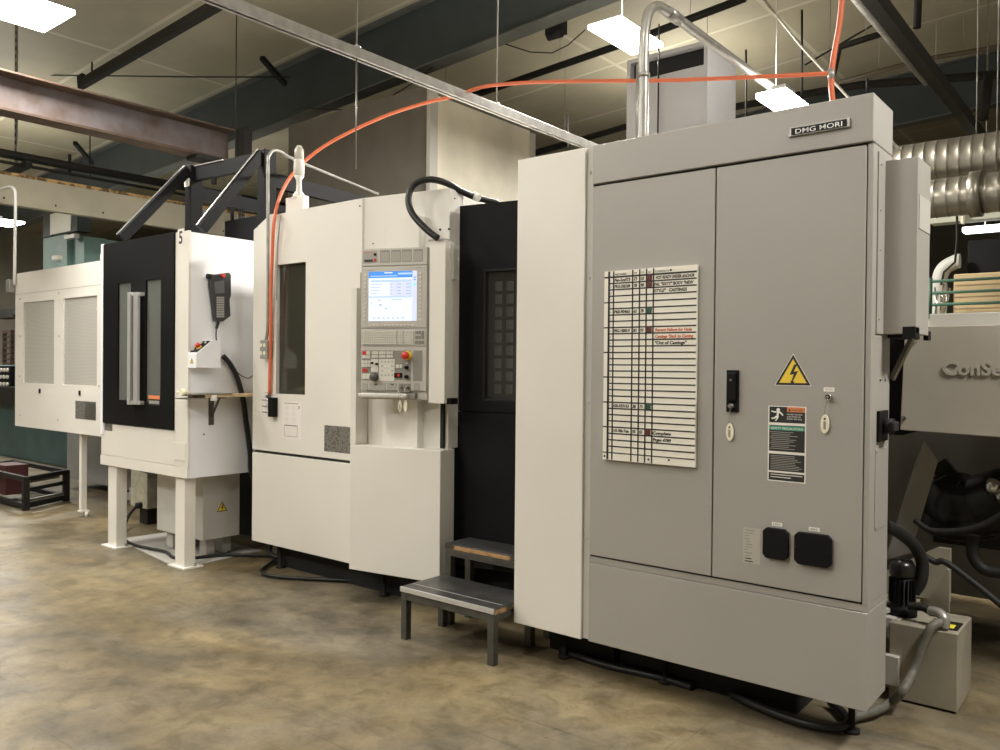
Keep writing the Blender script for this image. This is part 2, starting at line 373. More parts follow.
# key tags hang from the locks
def keytag(lx, lz, px, py, l, lean):
    t = thing('key_tag', l, 'key tag', F @ Vector((lx, -.03, lz-.1)), group='key tags on the cabinet')
    x, z = u_(px, py)
    b = MB(F); b.tube([(lx, -.02, lz), (lx+.004, -.034, lz-.01), (lx-.002, -.03, lz-.028), (x, -.02, z+.042)], .0016, 6); b.build('key_ring', chrome, t)
    b = MB(F); b.cyl((lx, -.018, lz), (lx, -.034, lz), .005); b.box(lx-.008, lx+.008, -.046, -.034, lz-.0015, lz+.0015, m=None); b.build('key', steel, t)
    b = MB(F)
    pts = [(x+.0175*math.cos(a)+lean*math.sin(a), z+.04*math.sin(a)) for a in [2*math.pi*i/28 for i in range(28)]]
    b.prism(pts, -.012, -.004, bev=.0015); tg = b.build('tag', cream, t)
    b = MB(F); b.box(x-.005, x+.005, -.0128, -.0118, z-.022, z+.012, m=inkg); b.box(x-.004, x+.004, -.0128, -.0118, z+.018, z+.026, m=ink); b.build('label_strip', inkg, tg)
keytag(lx1, lz1, 730.5, 432, 'cream oval key tag hanging from the black door handle', -.001)
keytag(lx2, lz2, 825.5, 424, 'cream oval key tag hanging from the round chrome lock right of the safety sign', .001)
# high voltage triangle
def warn(F, cx, cz, w, parent, y=0):
    h = w*.866
    def tri(k, dz=0): 
        return [(cx-w/2*k, cz-h/3*k+dz), (cx+w/2*k, cz-h/3*k+dz), (cx, cz+h*2/3*k+dz)]
    b = MB(F); b.prism(tri(1.05), y-.0006, y, m=paper); b.prism(tri(1.0), y-.0009, y-.0005, m=ink); b.prism(tri(.78), y-.0012, y-.0008, m=yellow)
    k = w
    bolt = [(.03,.28),(.10,.28),(.02,.10),(.12,.12),(.0,-.14),(.04,-.14),(-.02,-.24),(-.06,-.12),(-.03,-.13),(.02,.04),(-.08,.02)]
    b.prism([(cx+x*k*1.2, cz+(z-.02)*k*1.15) for x, z in bolt], y-.0015, y-.0011, m=ink)
    return b.build('warning_triangle', yellow, parent)
cx, cz = u_(793, 375); wx = u_(811,385)[0]-u_(775.5,385)[0]
lab(warn(F, cx, cz, wx, d2), 'yellow high-voltage warning triangle with black border')
# safety sign
x0, z1 = u_(768.5, 406); x1 = u_(806.5, 406)[0]; z0 = (u_(768.5, 480)[1]+u_(806.5,484.5)[1])/2; z1 = (u_(768.5,405.5)[1]+u_(806.5,407)[1])/2
b = MB(F); b.box(x0, x1, -.001, 0, z0, z1, m=paper)
H = z1-z0; W = x1-x0
def seg(a, c): b.box(x0+.005, x1-.005, -.0015, -.0009, z1-H*c, z1-H*a, m=ink)
seg(.01,.22); seg(.255,.60); seg(.635,.86); seg(.885,.985)
b.box(x0+W*.5, x1-.005, -.002, -.0014, z1-H*.075, z1-H*.01, m=olabel); b.text('DANGER', x0+W*.6, z1-H*.063, .009, w=W*.32, y=-.002, m=ink)
b.prism([(x0+W*.53, z1-H*.065), (x0+W*.59, z1-H*.065), (x0+W*.56, z1-H*.025)], -.0024, -.002, m=ink)
b.box(x0+.005, x1-.005, -.002, -.0014, z1-H*.32, z1-H*.265, m=glabel); b.text('SAFETY PRECAUTIONS', x0+W*.08, z1-H*.31, .01, w=W*.84, y=-.002, m=paper)
# falling man pictogram
mx, mz = x0+W*.25, z1-H*.125; q = W*.85
def limb(pts, r=.006): b.tube([(mx+a*q, -.0017, mz+c*q) for a, c in pts], r, 6, m=paper, smooth=0)
b.cyl((mx+.02*q, -.0012, mz+.17*q), (mx+.02*q, -.0022, mz+.17*q), .008, m=paper)
b.prism([(mx-.02*q, mz+.12*q), (mx+.06*q, mz+.12*q), (mx+.02*q, mz-.04*q), (mx-.03*q, mz-.03*q)], -.002, -.0014, m=paper)
limb([(-.03,.11),(-.1,.1),(-.19,.13)], .003); limb([(.06,.11),(.12,.06),(.17,.0)], .0035); limb([(-.02,-.03),(-.1,-.09),(-.18,-.1)], .004); limb([(.02,-.03),(-.01,-.1),(-.06,-.17)], .004)
for k in range(3): b.text(['HAZARD VOLTAGE','CAN SHOCK OR','BURN OR KILL'][k], x0+W*.5, z1-H*(.115+.03*k), .006, w=W*(.4-.04*(k==1)), y=-.0016, m=paper)
for k in range(10):
    z = z1-H*(.345+.0245*k); b.box(x0+W*(.09 if k % 3 else .05), x0+W*random.uniform(.55,.92), -.0018, -.0014, z-.0015, z+.0015, m=inkg)
for k in range(9):
    z = z1-H*(.66+.022*k); b.box(x0+W*.08, x0+W*random.uniform(.7,.92), -.0018, -.0014, z-.0014, z+.0014, m=inkg)
for k in range(2):
    z = z1-H*(.91+.033*k); b.box(x0+W*.08, x0+W*(.92-.3*k), -.0018, -.0014, z-.002, z+.002, m=keycap)
lab(b.build('safety_sign', ink, d2), 'black safety sign with orange and green bands and a falling figure')
# rating plate
x0, z1 = u_(743.5, 527); x1 = u_(760.5, 527)[0]; z0 = u_(752, 563.5)[1]; z1 = u_(752, 528)[1]
b = MB(F); b.box(x0, x1, -.001, 0, z0, z1, m=mat('rating_plate', (.46,.44,.39), .4))
for k in range(12):
    z = z1-.012-(z1-z0-.02)*k/11; a = x0+.004+random.random()*.01
    b.box(a, a+random.uniform(.015,.045), -.0014, -.0008, z-.0022, z+.0022, m=inkg if k < 10 else ink)
lab(b.build('rating_plate', paper, d2), 'pale rating plate with small print')
# socket covers with cut corners
for (a, c, t, bt) in ((764, 789.5, 529.5, 557), (795.5, 832.5, 534.5, 564)):
    xm = (a+c)/2; x0 = u_(a, (t+bt)/2)[0]; x1 = u_(c, (t+bt)/2)[0]; zc = u_(xm, (t+bt)/2)[1]; h = .067 if a < 790 else .069; k = .016
    b = MB(F); b.prism([(x0+k,zc-h),(x1-k,zc-h),(x1,zc-h+k),(x1,zc+h-k),(x1-k,zc+h),(x0+k,zc+h),(x0,zc+h-k),(x0,zc-h+k)], -.022, 0, bev=.004)
    b.sphere((x0+.008,-.022,zc), .004, m=steel); b.sphere((x1-.008,-.022,zc), .004, m=steel)
    b.mats = [black, steel]; b.build('socket_cover', black, d2)
    b = MB(F); lx = (x0+x1)/2; b.box(lx-.022, lx+.024, -.001, 0, zc+h+.008, zc+h+.024, m=paper); b.text('125V' if a < 790 else '100VA', lx, zc+h+.012, .008, w=.03, m=ink, align='C'); b.build('socket_label', paper, d2)
# isolator switch on the side
G = FR(XR, 0, math.pi/2)     # local x = world +Y, local -y = world +X
b = MB(G); b.box(3.655, 3.80, -.012, 0, 1.30, 1.43, .003); sw = b.build('isolator_switch', black, cab)
b = MB(G); b.cyl((3.73,-.012,1.365), (3.73,-.05,1.365), .032); b.box(3.69, 3.77, -.062, -.04, 1.345, 1.385, .006); b.build('knob', blackm, sw)
b = MB(G)
b.box(3.64, 3.83, -.003, 0, .93, 1.27, .001)
for z in (.94, 1.26): b.sphere((3.65,-.003,z), .005, m=ltgrey)
b.mats = [grey, ltgrey]; b.build('side_cover', grey, cab)
b = MB(G)
b.cyl((3.70, 0, 1.56), (3.70,-.006,1.56), .006); b.cyl((3.78, 0, 1.56), (3.78,-.006,1.56), .006); b.build('bolt', steel, cab)

# side mounted box
sb = thing('side_control_box', 'tall narrow grey box bracketed to the right side of the electrical cabinet', 'cabinet', (-.85, 3.85, 1.75))
xb0, zb1 = atf(FR(0,3.72), 883.5, 161); xb1, _ = atf(FR(0,3.72), 918.5, 158); zb0 = atf(FR(0,3.72), 900, 334)[1]
b = MB(); b.box(xb0, xb1, 3.72, 3.95, zb0, zb1, .003); b.build('housing', grey, sb)
b = MB(); b.box(XR, XR+.006, 3.62, 3.74, zb0, zb1+.02, .001)
for z in (zb1-.03, zb1-.22, 2.1, zb0+.06): b.sphere((XR+.006, 3.65, z), .005, m=darksteel)
b.mats = [grey, darksteel]; b.build('mounting_flange', grey, sb)
b = MB(); b.box(xb1, xb1+.003, 3.74, 3.94, 2.19, 2.33); b.build('blank_label', mat('blank_label_grey', (.5,.48,.45), .5), sb)
b = MB(); b.box(xb1-.05, xb1-.0, 3.71, 3.78, zb0-.018, zb0+.03, .002); b.box(xb0+.02, xb1-.04, 3.74, 3.98, zb0-.015, zb0); b.box(xb1-.02,xb1+.0,3.95,4.0,zb0-.02,zb0+.02); b.build('foot_bracket', black, sb)
b = MB(); b.bar((xb1-.03, 3.8, zb0-.01), (XR+.01, 3.86, zb0-.19), .014, .022); b.build('brace', steel, sb)

# tall white cover panel
tp = thing('cover_panel', 'tall plain off-white cover panel left of the grey electrical cabinet', 'panel', (-2.53, 3.8, .2))
b = MB(); b.box(-2.752, -2.315, YC-.004, YC+.62, ZB, ZT, .004); b.build('panel', white, tp)
b = MB(); b.box(-2.70, -2.28, YC+.27, YC+.6, 0, .2); b.build('base', blackm, tp)  # added black box, carries the darkness on below the panel
b = MB(); b.box(-2.313, -2.275, YC+.012, YC+.3, ZB+.005, ZT-.004, .002)
for z in (2.6, 2.06, 1.42, .72): b.cyl((-2.294, YC+.012, z), (-2.294, YC+.004, z), .007, m=steel)
b.mats = [ltgrey, steel]; b.build('joint_strip', ltgrey, tp)

# whiteboard
wb = thing('whiteboard', 'white scheduling board ruled in black rows, stuck on the grey cabinet door', 'whiteboard', (-1.93, 3.53, 1.14))
YW = YC-.004-.02; F = FR(0, YW)
x0 = (u_(605,271)[0]+u_(602,459)[0])/2; x1 = (u_(697,265)[0]+u_(695,468)[0])/2
z1 = (u_(605,271)[1]+u_(697,265)[1])/2; z0 = (u_(602,459)[1]+u_(695,468)[1])/2
b = MB(F); b.box(x0, x1, 0, .016, z0, z1, .001); brd = b.build('board', mat('board_white', (.86,.83,.74), .3), wb)
b = MB(F); b.box(x0+.004, x1-.004, .016, .02, z0+.01, z1-.01); b.build('magnet_sheet', darksteel, wb)
def gz(py): return z1 - (py-271)/188.0*(z1-z0)
cols = [608, 612.5, 631.5, 638.5, 645.3, 652.3]; cx_ = [u_(c+.5, 350)[0] for c in cols]
b = MB(F)
for k, c in enumerate(cx_): wd = .0055 if k == 0 else .0036; b.box(c-wd, c+wd, -.0012, 0, z0+.002, z1-.002)
grp = [277.3,302.4,327.3,352,376.4,401.4,426,451.6]
rowz = []
for g in range(7):
    for k in range(4):
        py = grp[g]+(grp[g+1]-grp[g])*k/4; rowz.append(gz(py)); h = .0042 if (g == 0 and k == 0) else .0032
        b.box(x0+.001 if k == 0 else cx_[0], x1-.001, -.0012, 0, gz(py)-h, gz(py)+h)
rowz.append(gz(451.6)); b.box(x0+.001, x1-.001, -.0012, 0, gz(451.6)-.0026, gz(451.6)+.0026)
lab(b.build('ruled_grid', ink, brd), 'black ruled grid of tape lines')
rh = rowz[0]-rowz[1]
def mag(r0, r1, m):
    b = MB(F); b.box(cx_[4]+.004, cx_[5]-.008, -.004, 0, rowz[r1]+.003, rowz[r0]-.001, .001); o = b.build('magnet', m, brd)
    lab(o, 'dark red magnet' if m is maroon else 'dark green magnet')
mag(0,1,maroon); mag(1,2,maroon); mag(5,6,green); mag(8,9,maroon); mag(20,21,green); mag(24,25,maroon)
b = MB(F)
def wr(t, r, m, col=5, w=.6, h=.48, off=.012, sh=.15):
    xa = cx_[col]+off; xe = (x1 if col == 5 else cx_[col+1])-.006
    b.text(t, xa, rowz[r]-rh*.75, rh*h, w=(xe-xa)*w, y=-.0008, bold=.0007, m=m, shear=sh)
wr('HOT READY UNDER ANCHOR', 0, ink, w=.97); wr('PAL "SIXTY" BODY "NEW', 1, ink, w=.95, off=.004); wr('STYLE"   CASTINGS', 2, ink, w=.8, off=.004)
wr('Recent Failure for Hole', 8, inkr, w=.92); wr('Castings "Back to Casting', 9, inkr, w=.96); wr('"Out of Castings"', 10, ink, w=.8)
wr('Complete', 24, ink, w=.45, off=.004); wr('Prgm 4789', 25, ink, w=.45, off=.006)
for r, (a, c, d) in {0:('Pan-Sca973','73','10'), 1:('PRG-D02184','78','98'), 5:('P60-90465','65','78'), 8:('PRG-10003-9','83','93'), 20:('100-033163','38','73'), 24:('110-100x Free','95','83')}.items():
    wr(a, r, ink, 1, .92, .5, .005); wr(c, r, ink, 2, .7, .5, .006); wr(d, r, ink, 3, .7, .5, .006)
for c, t in ((1,'PART NUMBER'),(2,'OP'),(3,'CT'),(4,'STAT'),(5,'COMMENTS')):
    xa = cx_[c]+.008; xe = (x1 if c == 5 else cx_[c+1])-.008
    b.text(t, xa, rowz[0]+.008, .009, w=(xe-xa)*(.7 if c < 5 else .35), y=-.0008, m=ink)
for k in range(28): b.text(str(k % 7+1), cx_[0]+.009, rowz[k]-rh*.65, .007, y=-.0008, m=ink)
lab(b.build('handwriting', ink, brd), 'black and red marker handwriting')
b = MB(F)
for px, py in ((671,270),(669,460),(604.6,456),(648.5,459.5)): 
    x, z = u_(px, py); b.cyl((x,0,z), (x,-.003,z), .005)
b.build('screw', ink, brd)

# ================================================================== MACHINING CENTRE (middle)
mc = thing('machining_center', 'large off-white machining center with long narrow window and black sliding door, middle of the line', 'machine', (-4.4, 5.0, 0))
YD = 3.855
b = MB(); b.box(-5.55, -3.85, YD+.05, 6.6, .22, 2.6); b.build('body', white, mc)
b = MB(); b.box(-3.7, -1.62, 4.34, 6.6, .25, 2.45); b.build('rear_body', grey, mc)
b = MB(); b.box(-5.5, -1.62, 4.4, 6.4, 0, .25); b.box(-5.5, -3.75, 4.0, 4.4, 0.0, .19); b.build('base', blackm, mc)  # machine base, plus a front black block added as shade underneath
F = FR(0, YD)
zt = 2.765; xd0 = -5.632; xd1 = -4.352
wx0, wx1, wz0, wz1 = -5.33, -4.973, 1.377, 2.37
cha = u_(266.4, 218); chb = u_(271, 214)
b = MB(F)   # upper front with a real opening
b.prism([(xd0,.928),(wx0,.928),(wx0,2.76),(chb[0],chb[1]),(cha[0],cha[1]),(xd0,2.668)], 0, .06)
b.box(wx0, wx1, 0, .06, .928, wz0); b.prism([(wx0,wz1),(wx1,wz1),(wx1,zt),(wx0,2.76)], 0, .06); b.prism([(wx1,.928),(xd1,.928),(xd1,zt),(wx1,zt)], 0, .06)
b.build('upper_panel', white, mc)
b = MB(F); b.box(wx0-.01, wx1+.01, .03, .036, wz0-.01, wz1+.01); lab(b.build('window', glass, mc), 'narrow dark window')
b = MB(F); b.box(wx0-.01, wx1+.01, .055, .058, wz0-.01, wz1+.01); b.build('window_lining', mat('olive_dark', (.05,.048,.035), .5), mc)
b = MB(F); b.box(xd0, xd1+.02, -.002, .06, .2, .905, .004); lab(b.build('lower_panel', white, mc), 'off-white lower panel')
b = MB(F); b.box(xd0+.01, xd1, .02, .06, .9, .935); b.build('seam', greyd, mc)
# metal plate with print
x0, z1 = u_(324.5, 425); x1, _ = u_(350.5, 427); z0 = u_(324, 451)[1]
b = MB(F); b.box(x0, x1, -.0015, 0, z0, z1); lab(b.build('data_plate', silverplate, mc), 'speckled silver data plate')
# top unit holding the signal light
# rotated operator front
R0 = math.atan2(.128, .736); FO = FR(-4.34, 3.747, R0)
def o_(px, py, off=0): return atf(FO, px, py, off)
b = MB(FO)
b.box(0, .742, 0, .17, .2, 1.057, .004); lab(b.build('front_box', white, mc), 'off-white box-shaped lower front')
b = MB(FO); b.box(0, .05, 0, .13, 1.057, o_(353,288)[1], .003); b.build('side_post', white, mc)
b = MB(FO); b.box(.0, .715, .13, .30, 1.057, 2.62); b.box(.0, .715, .125, .30, 2.33, 2.77, .003); b.build('operator_back_panel', white, mc)
b = MB(FO); b.box(.25, .34, .12, .125, 1.068, 1.072); b.build('screw', steel, mc)
# black slot and cable grommet
x0, z0 = o_(440.5, 447, .1); x1 = o_(443, 447, .1)[0]
b = MB(FO); b.box(x0-.004, x1, .10, .125, 1.06, 1.36); b.build('slot', blackm, mc)
# black door
FB = FO @ Matrix.Translation((0, .25, 0))
def b_(px, py, off=0): return atf(FB, px, py, off)
xw0, zw1 = b_(484, 269.5); _, zw0 = b_(484, 401)
xb0 = .718; zs = b_(480, 412)[1]; ztop = b_(490, 203)[1]
XE = 1.62
b = MB(FB)
b.box(xb0, xw0, 0, .05, zs+.003, ztop); b.box(xw0, XE-.15, 0, .05, zw1, ztop); b.box(xw0, XE-.15, 0, .05, zs+.003, zw0); b.box(XE-.45, XE-.15, 0, .05, zw0, zw1)
bd = b.build('sliding_door', black, mc)
b = MB(FB); b.frame(xw0, XE-.4, zw0, zw1, .014, -.004, .02); b.build('window_frame', blackm, bd)
b = MB(FB); b.box(xw0, XE-.42, .02, .026, zw0, zw1); b.build('window_glass', glass3, bd)
b = MB(FB)
gx0 = b_(493.5, 340, .06)[0]; gx1 = b_(516, 340, .06)[0]
b.box(xw0-.02, XE-.4, .09, .1, zw0-.02, zw1+.02, m=mat('lattice_dark', (.06,.06,.055), .5))
ll = mat('lattice_light', (.5,.5,.48), .35, .2)
w_ = (gx1-gx0)/2
for i in range(6):
    for j in range(9):
        zc = b_(505, 286+12.9*j, .06)[1]; b.box(gx0+w_*i+.006, gx0+w_*(i+1)-.018, .06, .09, zc-.036, zc+.036, .004, m=ll)
lab(b.build('tool_lattice', blackm, bd), 'grey grid seen through the door window')
xk0 = .62
b = MB(FB); b.box(xk0+.13, XE-.15, -.004, .05, .33, zs-.004, .002); lab(b.build('lower_black_panel', black, mc), 'black lower panel beneath the sliding door')
b = MB(FB); b.box(xk0, xk0+.14, .0, .05, .33, zs-.004); b.build('lower_black_panel', black, mc)
b = MB(FB); b.box(.3, XE-.1, .06, .5, .25, ztop-.05); b.build('door_backing', blackm, mc)
# arm housing of the console
FA = FR(*at(429, 320, Y=3.84).to_tuple()[:2], R0)
xa1 = atf(FA, 445, 320)[0]; za1 = atf(FA, 437, 240)[1]; za0 = atf(FA, 437, 403.5)[1]
b = MB(FA); b.box(0, xa1, 0, .10, za0, za1, .004); lab(b.build('console_arm', white, mc), 'off-white column holding the control console')
b = MB(FA); b.box(-.012, xa1+.002, -.004, .09, za1-.004, za1+.008, .002); b.build('arm_cap', ltgrey, mc)
b = MB(FA); b.box(xa1-.01, xa1+.02, .06, .12, za1-.25, za1-.02, .003)
b.build('arm_bracket', ltgrey, mc)
b = MB(FA); b.box(xa1-.005, xa1+.035, .03, .11, za0-.005, za0+.035, .004); b.build('arm_foot', black, mc)
b = MB(FO)
for px, py in ((373,243.5),(440,229.5),(449,229),(454.5,198.5),(454,260)):
    x, z = o_(px, py, .12); b.cyl((x,.125,z), (x,.118,z), .007 if py < 235 and py > 220 else .004)
b.build('screw', darksteel, mc)
b = MB(); b.cyl((-5.585, YD, 2.69), (-5.585, YD-.004, 2.69), .006); b.cyl(at(360,206,Y=YD), at(360,206,Y=YD)+Vector((0,-.004,0)), .006); b.build('screw', darksteel, mc)
b = MB(FO); b.box(.38, .62, .25, .8, 2.7, 2.79, .004); b.build('roof_box', cream if False else white, mc)

# CONTROL CONSOLE
FC = FR(-4.16, 3.68, math.radians(22)); cc = thing('control_console', 'grey machine control console with lit blue-white screen, keyboard and emergency stop', 'control panel', (-3.95, 3.82, 1.36))
def c_u(px, py, off=0): return atf(FC, px, py, off)
cx0, cz1 = c_u(361.5, 249); cx1, _ = c_u(428, 245); cz0 = c_u(395, 395)[1]; cx1 = max(cx1, .47)
b = MB(FC); b.box(cx0, cx1, .012, .085, cz0-.03, cz1, .006); hs = b.build('housing', panelgrey, cc)
# top compartments
za, zb_ = c_u(395, 263.5)[1], cz1-.012
zA = c_u(395,265.5)[1]
b = MB(FC); b.box(cx0+.002, cx1-.002, -.004, .014, zA, cz1-.002, .003); b.build('top_module', panelgrey, hs)
cellx = [c_u(p, 255)[0] for p in (363.5, 377.5, 380.5, 390, 391.5, 401, 402.5, 412, 413.8, 423)]
b = MB(FC)
ct, cb_ = c_u(395, 250)[1], c_u(395, 262.3)[1]
for k in range(1, 5): b.box(cellx[2*k], cellx[2*k+1], -.0055, -.003, cb_, ct, m=panelgrey2)
for k in range(1,5): b.box(cellx[2*k]+.004, cellx[2*k+1]-.004, -.0065, -.005, cb_+.004, ct-.012, m=mat('cell_grey', (.36,.34,.31), .5))
b.box(cellx[0], cellx[1], -.0055, -.003, cb_, ct, m=mat('cell_grey', (.3,.3,.3)))
b.box(cellx[0]+.01, cellx[0]+.07, -.008, -.005, cb_+.008, cb_+.022, m=ink); b.text('MAPPS', cellx[0]+.008, ct-.018, .009, w=.06, y=-.0057, m=inkr)
b.cyl((cellx[1]-.014,-.004,ct-.026), (cellx[1]-.014,-.012,ct-.026), .009, m=black); b.cyl((cellx[1]-.014,-.004,cb_+.018), (cellx[1]-.014,-.012,cb_+.018), .009, m=red)
b.build('compartment_row', panelgrey2, hs)
# screen module
zB = c_u(395, 328)[1]
b = MB(FC); b.box(cx0+.002, cx1-.002, -.006, .014, zB, zA-.004, .004); sm = b.build('screen_module', panelgrey, hs)
sx0, sz1 = c_u(369.3, 272); sx1, _ = c_u(417.3, 272); _, sz0 = c_u(393, 321)
def em(name, col, s):
    m = bpy.data.materials.new(name); m.use_nodes = True; nt = m.node_tree; nt.nodes.remove(nt.nodes['Principled BSDF'])
    e = nt.nodes.new('ShaderNodeEmission'); e.inputs[0].default_value = (*col,1); e.inputs[1].default_value = s
    nt.links.new(e.outputs[0], nt.nodes['Material Output'].inputs[0]); return m
SE = 1.0
eW, eB, eL, eG, eC, eP = em('screen_white',(.86,.93,1),SE), em('screen_blue',(.10,.33,.85),SE), em('screen_light_blue',(.55,.7,.95),SE), em('screen_grey',(.45,.55,.75),SE), em('screen_cyan',(.3,.9,1),SE), em('screen_lilac',(.72,.75,1),SE)
b = MB(FC); b.box(sx0, sx1, -.008, -.004, sz0, sz1, m=eW)
SW, SH = sx1-sx0, sz1-sz0
def sr(a, c, t, d, m, y=-.0085): b.box(sx0+SW*a, sx0+SW*c, y, -.0075, sz1-SH*d, sz1-SH*t, m=m)
sr(0,.91,0,.13,eB); sr(.62,.9,.035,.07,eL, -.009); sr(.33,.5,.02,.04,eW,-.009); sr(.04,.6,.085,.1,eL,-.009)
sr(.91,1,0,1,eP); sr(.93,.985,.25,.3,eC,-.009); sr(.93,.985,.12,.14,eB,-.009); sr(.93,.985,.17,.19,eB,-.009)
sr(.05,.9,.17,.215,eL); sr(.45,.9,.215,.5,eP); sr(.88,.9,.215,.5,eL,-.009); sr(0,.9,.5,.53,eL)
for k in range(4):
    sr(.05,.28-.03*k,.25+.06*k,.262+.06*k,eG,-.009); sr(.46,.5,.26+.06*k,.275+.06*k,eG,-.009); sr(.6,.68,.25+.065*k,.27+.065*k,eG,-.009); sr(.78,.87,.25+.065*k,.27+.065*k,eG,-.009)
sr(.5,.7,.56,.575,eG,-.009); sr(.2,.26,.57,.59,eG,-.009); sr(.22,.28,.66,.69,eG,-.009); sr(.05,.08,.64,.66,eG,-.009); sr(.34,.4,.74,.76,eG,-.009); sr(.45,.455,.53,.8,eL,-.009)
for k in range(7): sr(.1+.1*k,.14+.1*k,.93,.955,eG,-.009)
sc_ = b.build('screen', eW, sm); lab(sc_, 'lit screen with blue title bar')
b = MB(FC)
for k in range(12):
    z = sz1-.02-(SH-.03)*k/11
    b.box(sx0-.034, sx0-.02, -.011, -.005, z-.006, z+.006, .001); b.box(sx1+.016, sx1+.032, -.011, -.005, z-.006, z+.006, .001)
for k in range(12):
    x = sx0+.01+(SW-.04)*k/11; b.box(x-.008, x+.01, -.011, -.005, sz0-.034, sz0-.022, .001)
b.build('soft_keys', keycap, sm)
b = MB(FC); b.text('MORI SEIKI', sx0-.01, sz1+.008, .007, w=.05, y=-.0065, m=inkg); b.text('DMG MORI', sx1-.02, sz1+.014, .007, w=.05, y=-.0065, m=inkg); b.build('lettering', inkg, sm)
# keyboard
zC = c_u(395, 346)[1]
b = MB(FC); b.box(cx0+.002, cx1-.002, -.004, .014, zC, zB-.004, .003); kb = b.build('keyboard', panelgrey, hs)
kx0, kx1 = c_u(362, 338)[0]+.006, c_u(414, 338)[0]; kz1, kz0 = c_u(388, 330.5)[1], c_u(388, 344.5)[1]
b = MB(FC)
nC, nR = 24, 6
for i in range(nC):
    if i in (16, 19): continue
    for j in range(nR):
        w = (kx1-kx0)/nC; h = (kz1-kz0)/nR
        b.box(kx0+w*i+.0012, kx0+w*(i+1)-.0012, -.010, -.003, kz1-h*(j+1)+.0015, kz1-h*j-.0015)
b.build('keys', keycap, kb)
b = MB(FC)
for i in range(3):
    for j in range(3): x = kx1+.02+.022*i; z = kz1-.014-.032*j; b.box(x-.008, x+.008, -.010, -.003, z-.01, z+.01, .001)
b.cyl((kx1+.062,-.004,kz1-.03), (kx1+.062,-.014,kz1-.03), .008, m=None); b.build('keys', panelgrey2, kb)
# operation panel
b = MB(FC); b.box(cx0+.004, cx1-.002, -.004, .014, cz0+.03, zC-.004, .003); opn = b.build('operation_panel', panelgrey, hs)
def P(px, py): return c_u(px, py)
def rect(b, px0, px1, py0, py1, y0, y1, m, bev=0): 
    x0, z1 = P(px0, (py0+py1)/2)[0], P((px0+px1)/2, py0)[1]; x1, z0 = P(px1, (py0+py1)/2)[0], P((px0+px1)/2, py1)[1]
    b.box(x0, x1, y0, y1, z0, z1, bev, m)
b = MB(FC); rect(b, 362.5, 411, 350.5, 380, -.006, -.003, panelgrey2); rect(b, 413.5, 422.5, 350.5, 381, -.006, -.003, panelgrey2); rect(b, 379.5, 395, 359, 381, -.008, -.003, keycap)
rect(b, 371.5, 378.5, 359, 372, -.008, -.003, keycap)
b.build('switch_field', panelgrey2, opn)
def pbtn(px0, px1, py0, py1, y0, y1, m, bev=0):
    b = MB(FC); rect(b, px0, px1, py0, py1, y0, y1, None, bev); o = b.build('push_button', m, opn)
    if m is red: lab(o, 'red push button')
    return o
for i in range(2):
    for j in range(2): pbtn(363+4*i, 366.6+4*i, 351.3+3.8*j, 354.6+3.8*j, -.011, -.005, red if (i, j) == (0, 0) else keycap, .001)
for g in range(3):
    for i in range(3):
        for j in range(2): pbtn(372.5+7.3*g+2.2*i, 374.3+7.3*g+2.2*i, 351.3+3.6*j, 354.2+3.6*j, -.011, -.005, keycap)
for i in range(3):
    for j in range(2): pbtn(362.8+2.9*i, 365.2+2.9*i, 360.3+3.6*j, 363.4+3.6*j, -.011, -.005, keycap)
pbtn(363.3, 367.6, 368.8, 371.8, -.012, -.005, red); pbtn(363, 366.4, 373.6, 379, -.011, -.005, keycap); pbtn(367, 370.5, 373.6, 379, -.011, -.005, keycap)
pbtn(396.5, 399.5, 364.5, 368.3, -.011, -.005, keycap); pbtn(400.3, 402.7, 364.5, 368.3, -.011, -.005, keycap)
b = MB(FC)
for i in range(4):
    for j in range(4): x, z = P(382.5+3.4*i, 361.7+4.5*j); b.box(x-.004, x+.004, -.0095, -.007, z-.005, z+.005, m=inkg if (i*j) % 3 == 0 else paper)
b.build('printed_marks', inkg, opn)
b = MB(FC); rect(b, 394.8, 402.5, 373, 377.6, -.012, -.005, black); rect(b, 398, 400.5, 374, 376.5, -.013, -.011, red); b.build('counter_display', black, opn)
def knob(px, py, r, d, m, name, parent, l=None):
    x, z = P(px, py); b = MB(FC); b.lathe([(r,0),(r,d*.5),(r*.8,d),(0.001,d)], (x,-.006,z), (0,-1,0), m=m); o = b.build(name, m, parent)
    if l: lab(o, l)
    return o
knob(375, 376.8, .028, .035, darkgrey, 'hand_wheel', opn); knob(373, 363, .007, .02, black, 'selector_knob', opn); knob(377.5, 364, .008, .02, black, 'selector_knob', opn)
knob(407.3, 367.5, .012, .025, black, 'selector_knob', opn); knob(407.3, 376.8, .012, .025, black, 'selector_knob', opn); knob(407.6, 363.3, .005, .01, paper, 'selector_knob', opn)
x, z = P(408, 355.5)
b = MB(FC); b.cyl((x,-.004,z), (x,-.014,z), .030); e1 = b.build('emergency_stop_collar', yellow, opn)
b = MB(FC); b.lathe([(.014,0),(.014,.02),(.024,.024),(.026,.04),(.02,.05),(.001,.052)], (x,-.012,z), (0,-1,0)); b.build('emergency_stop', red, e1)
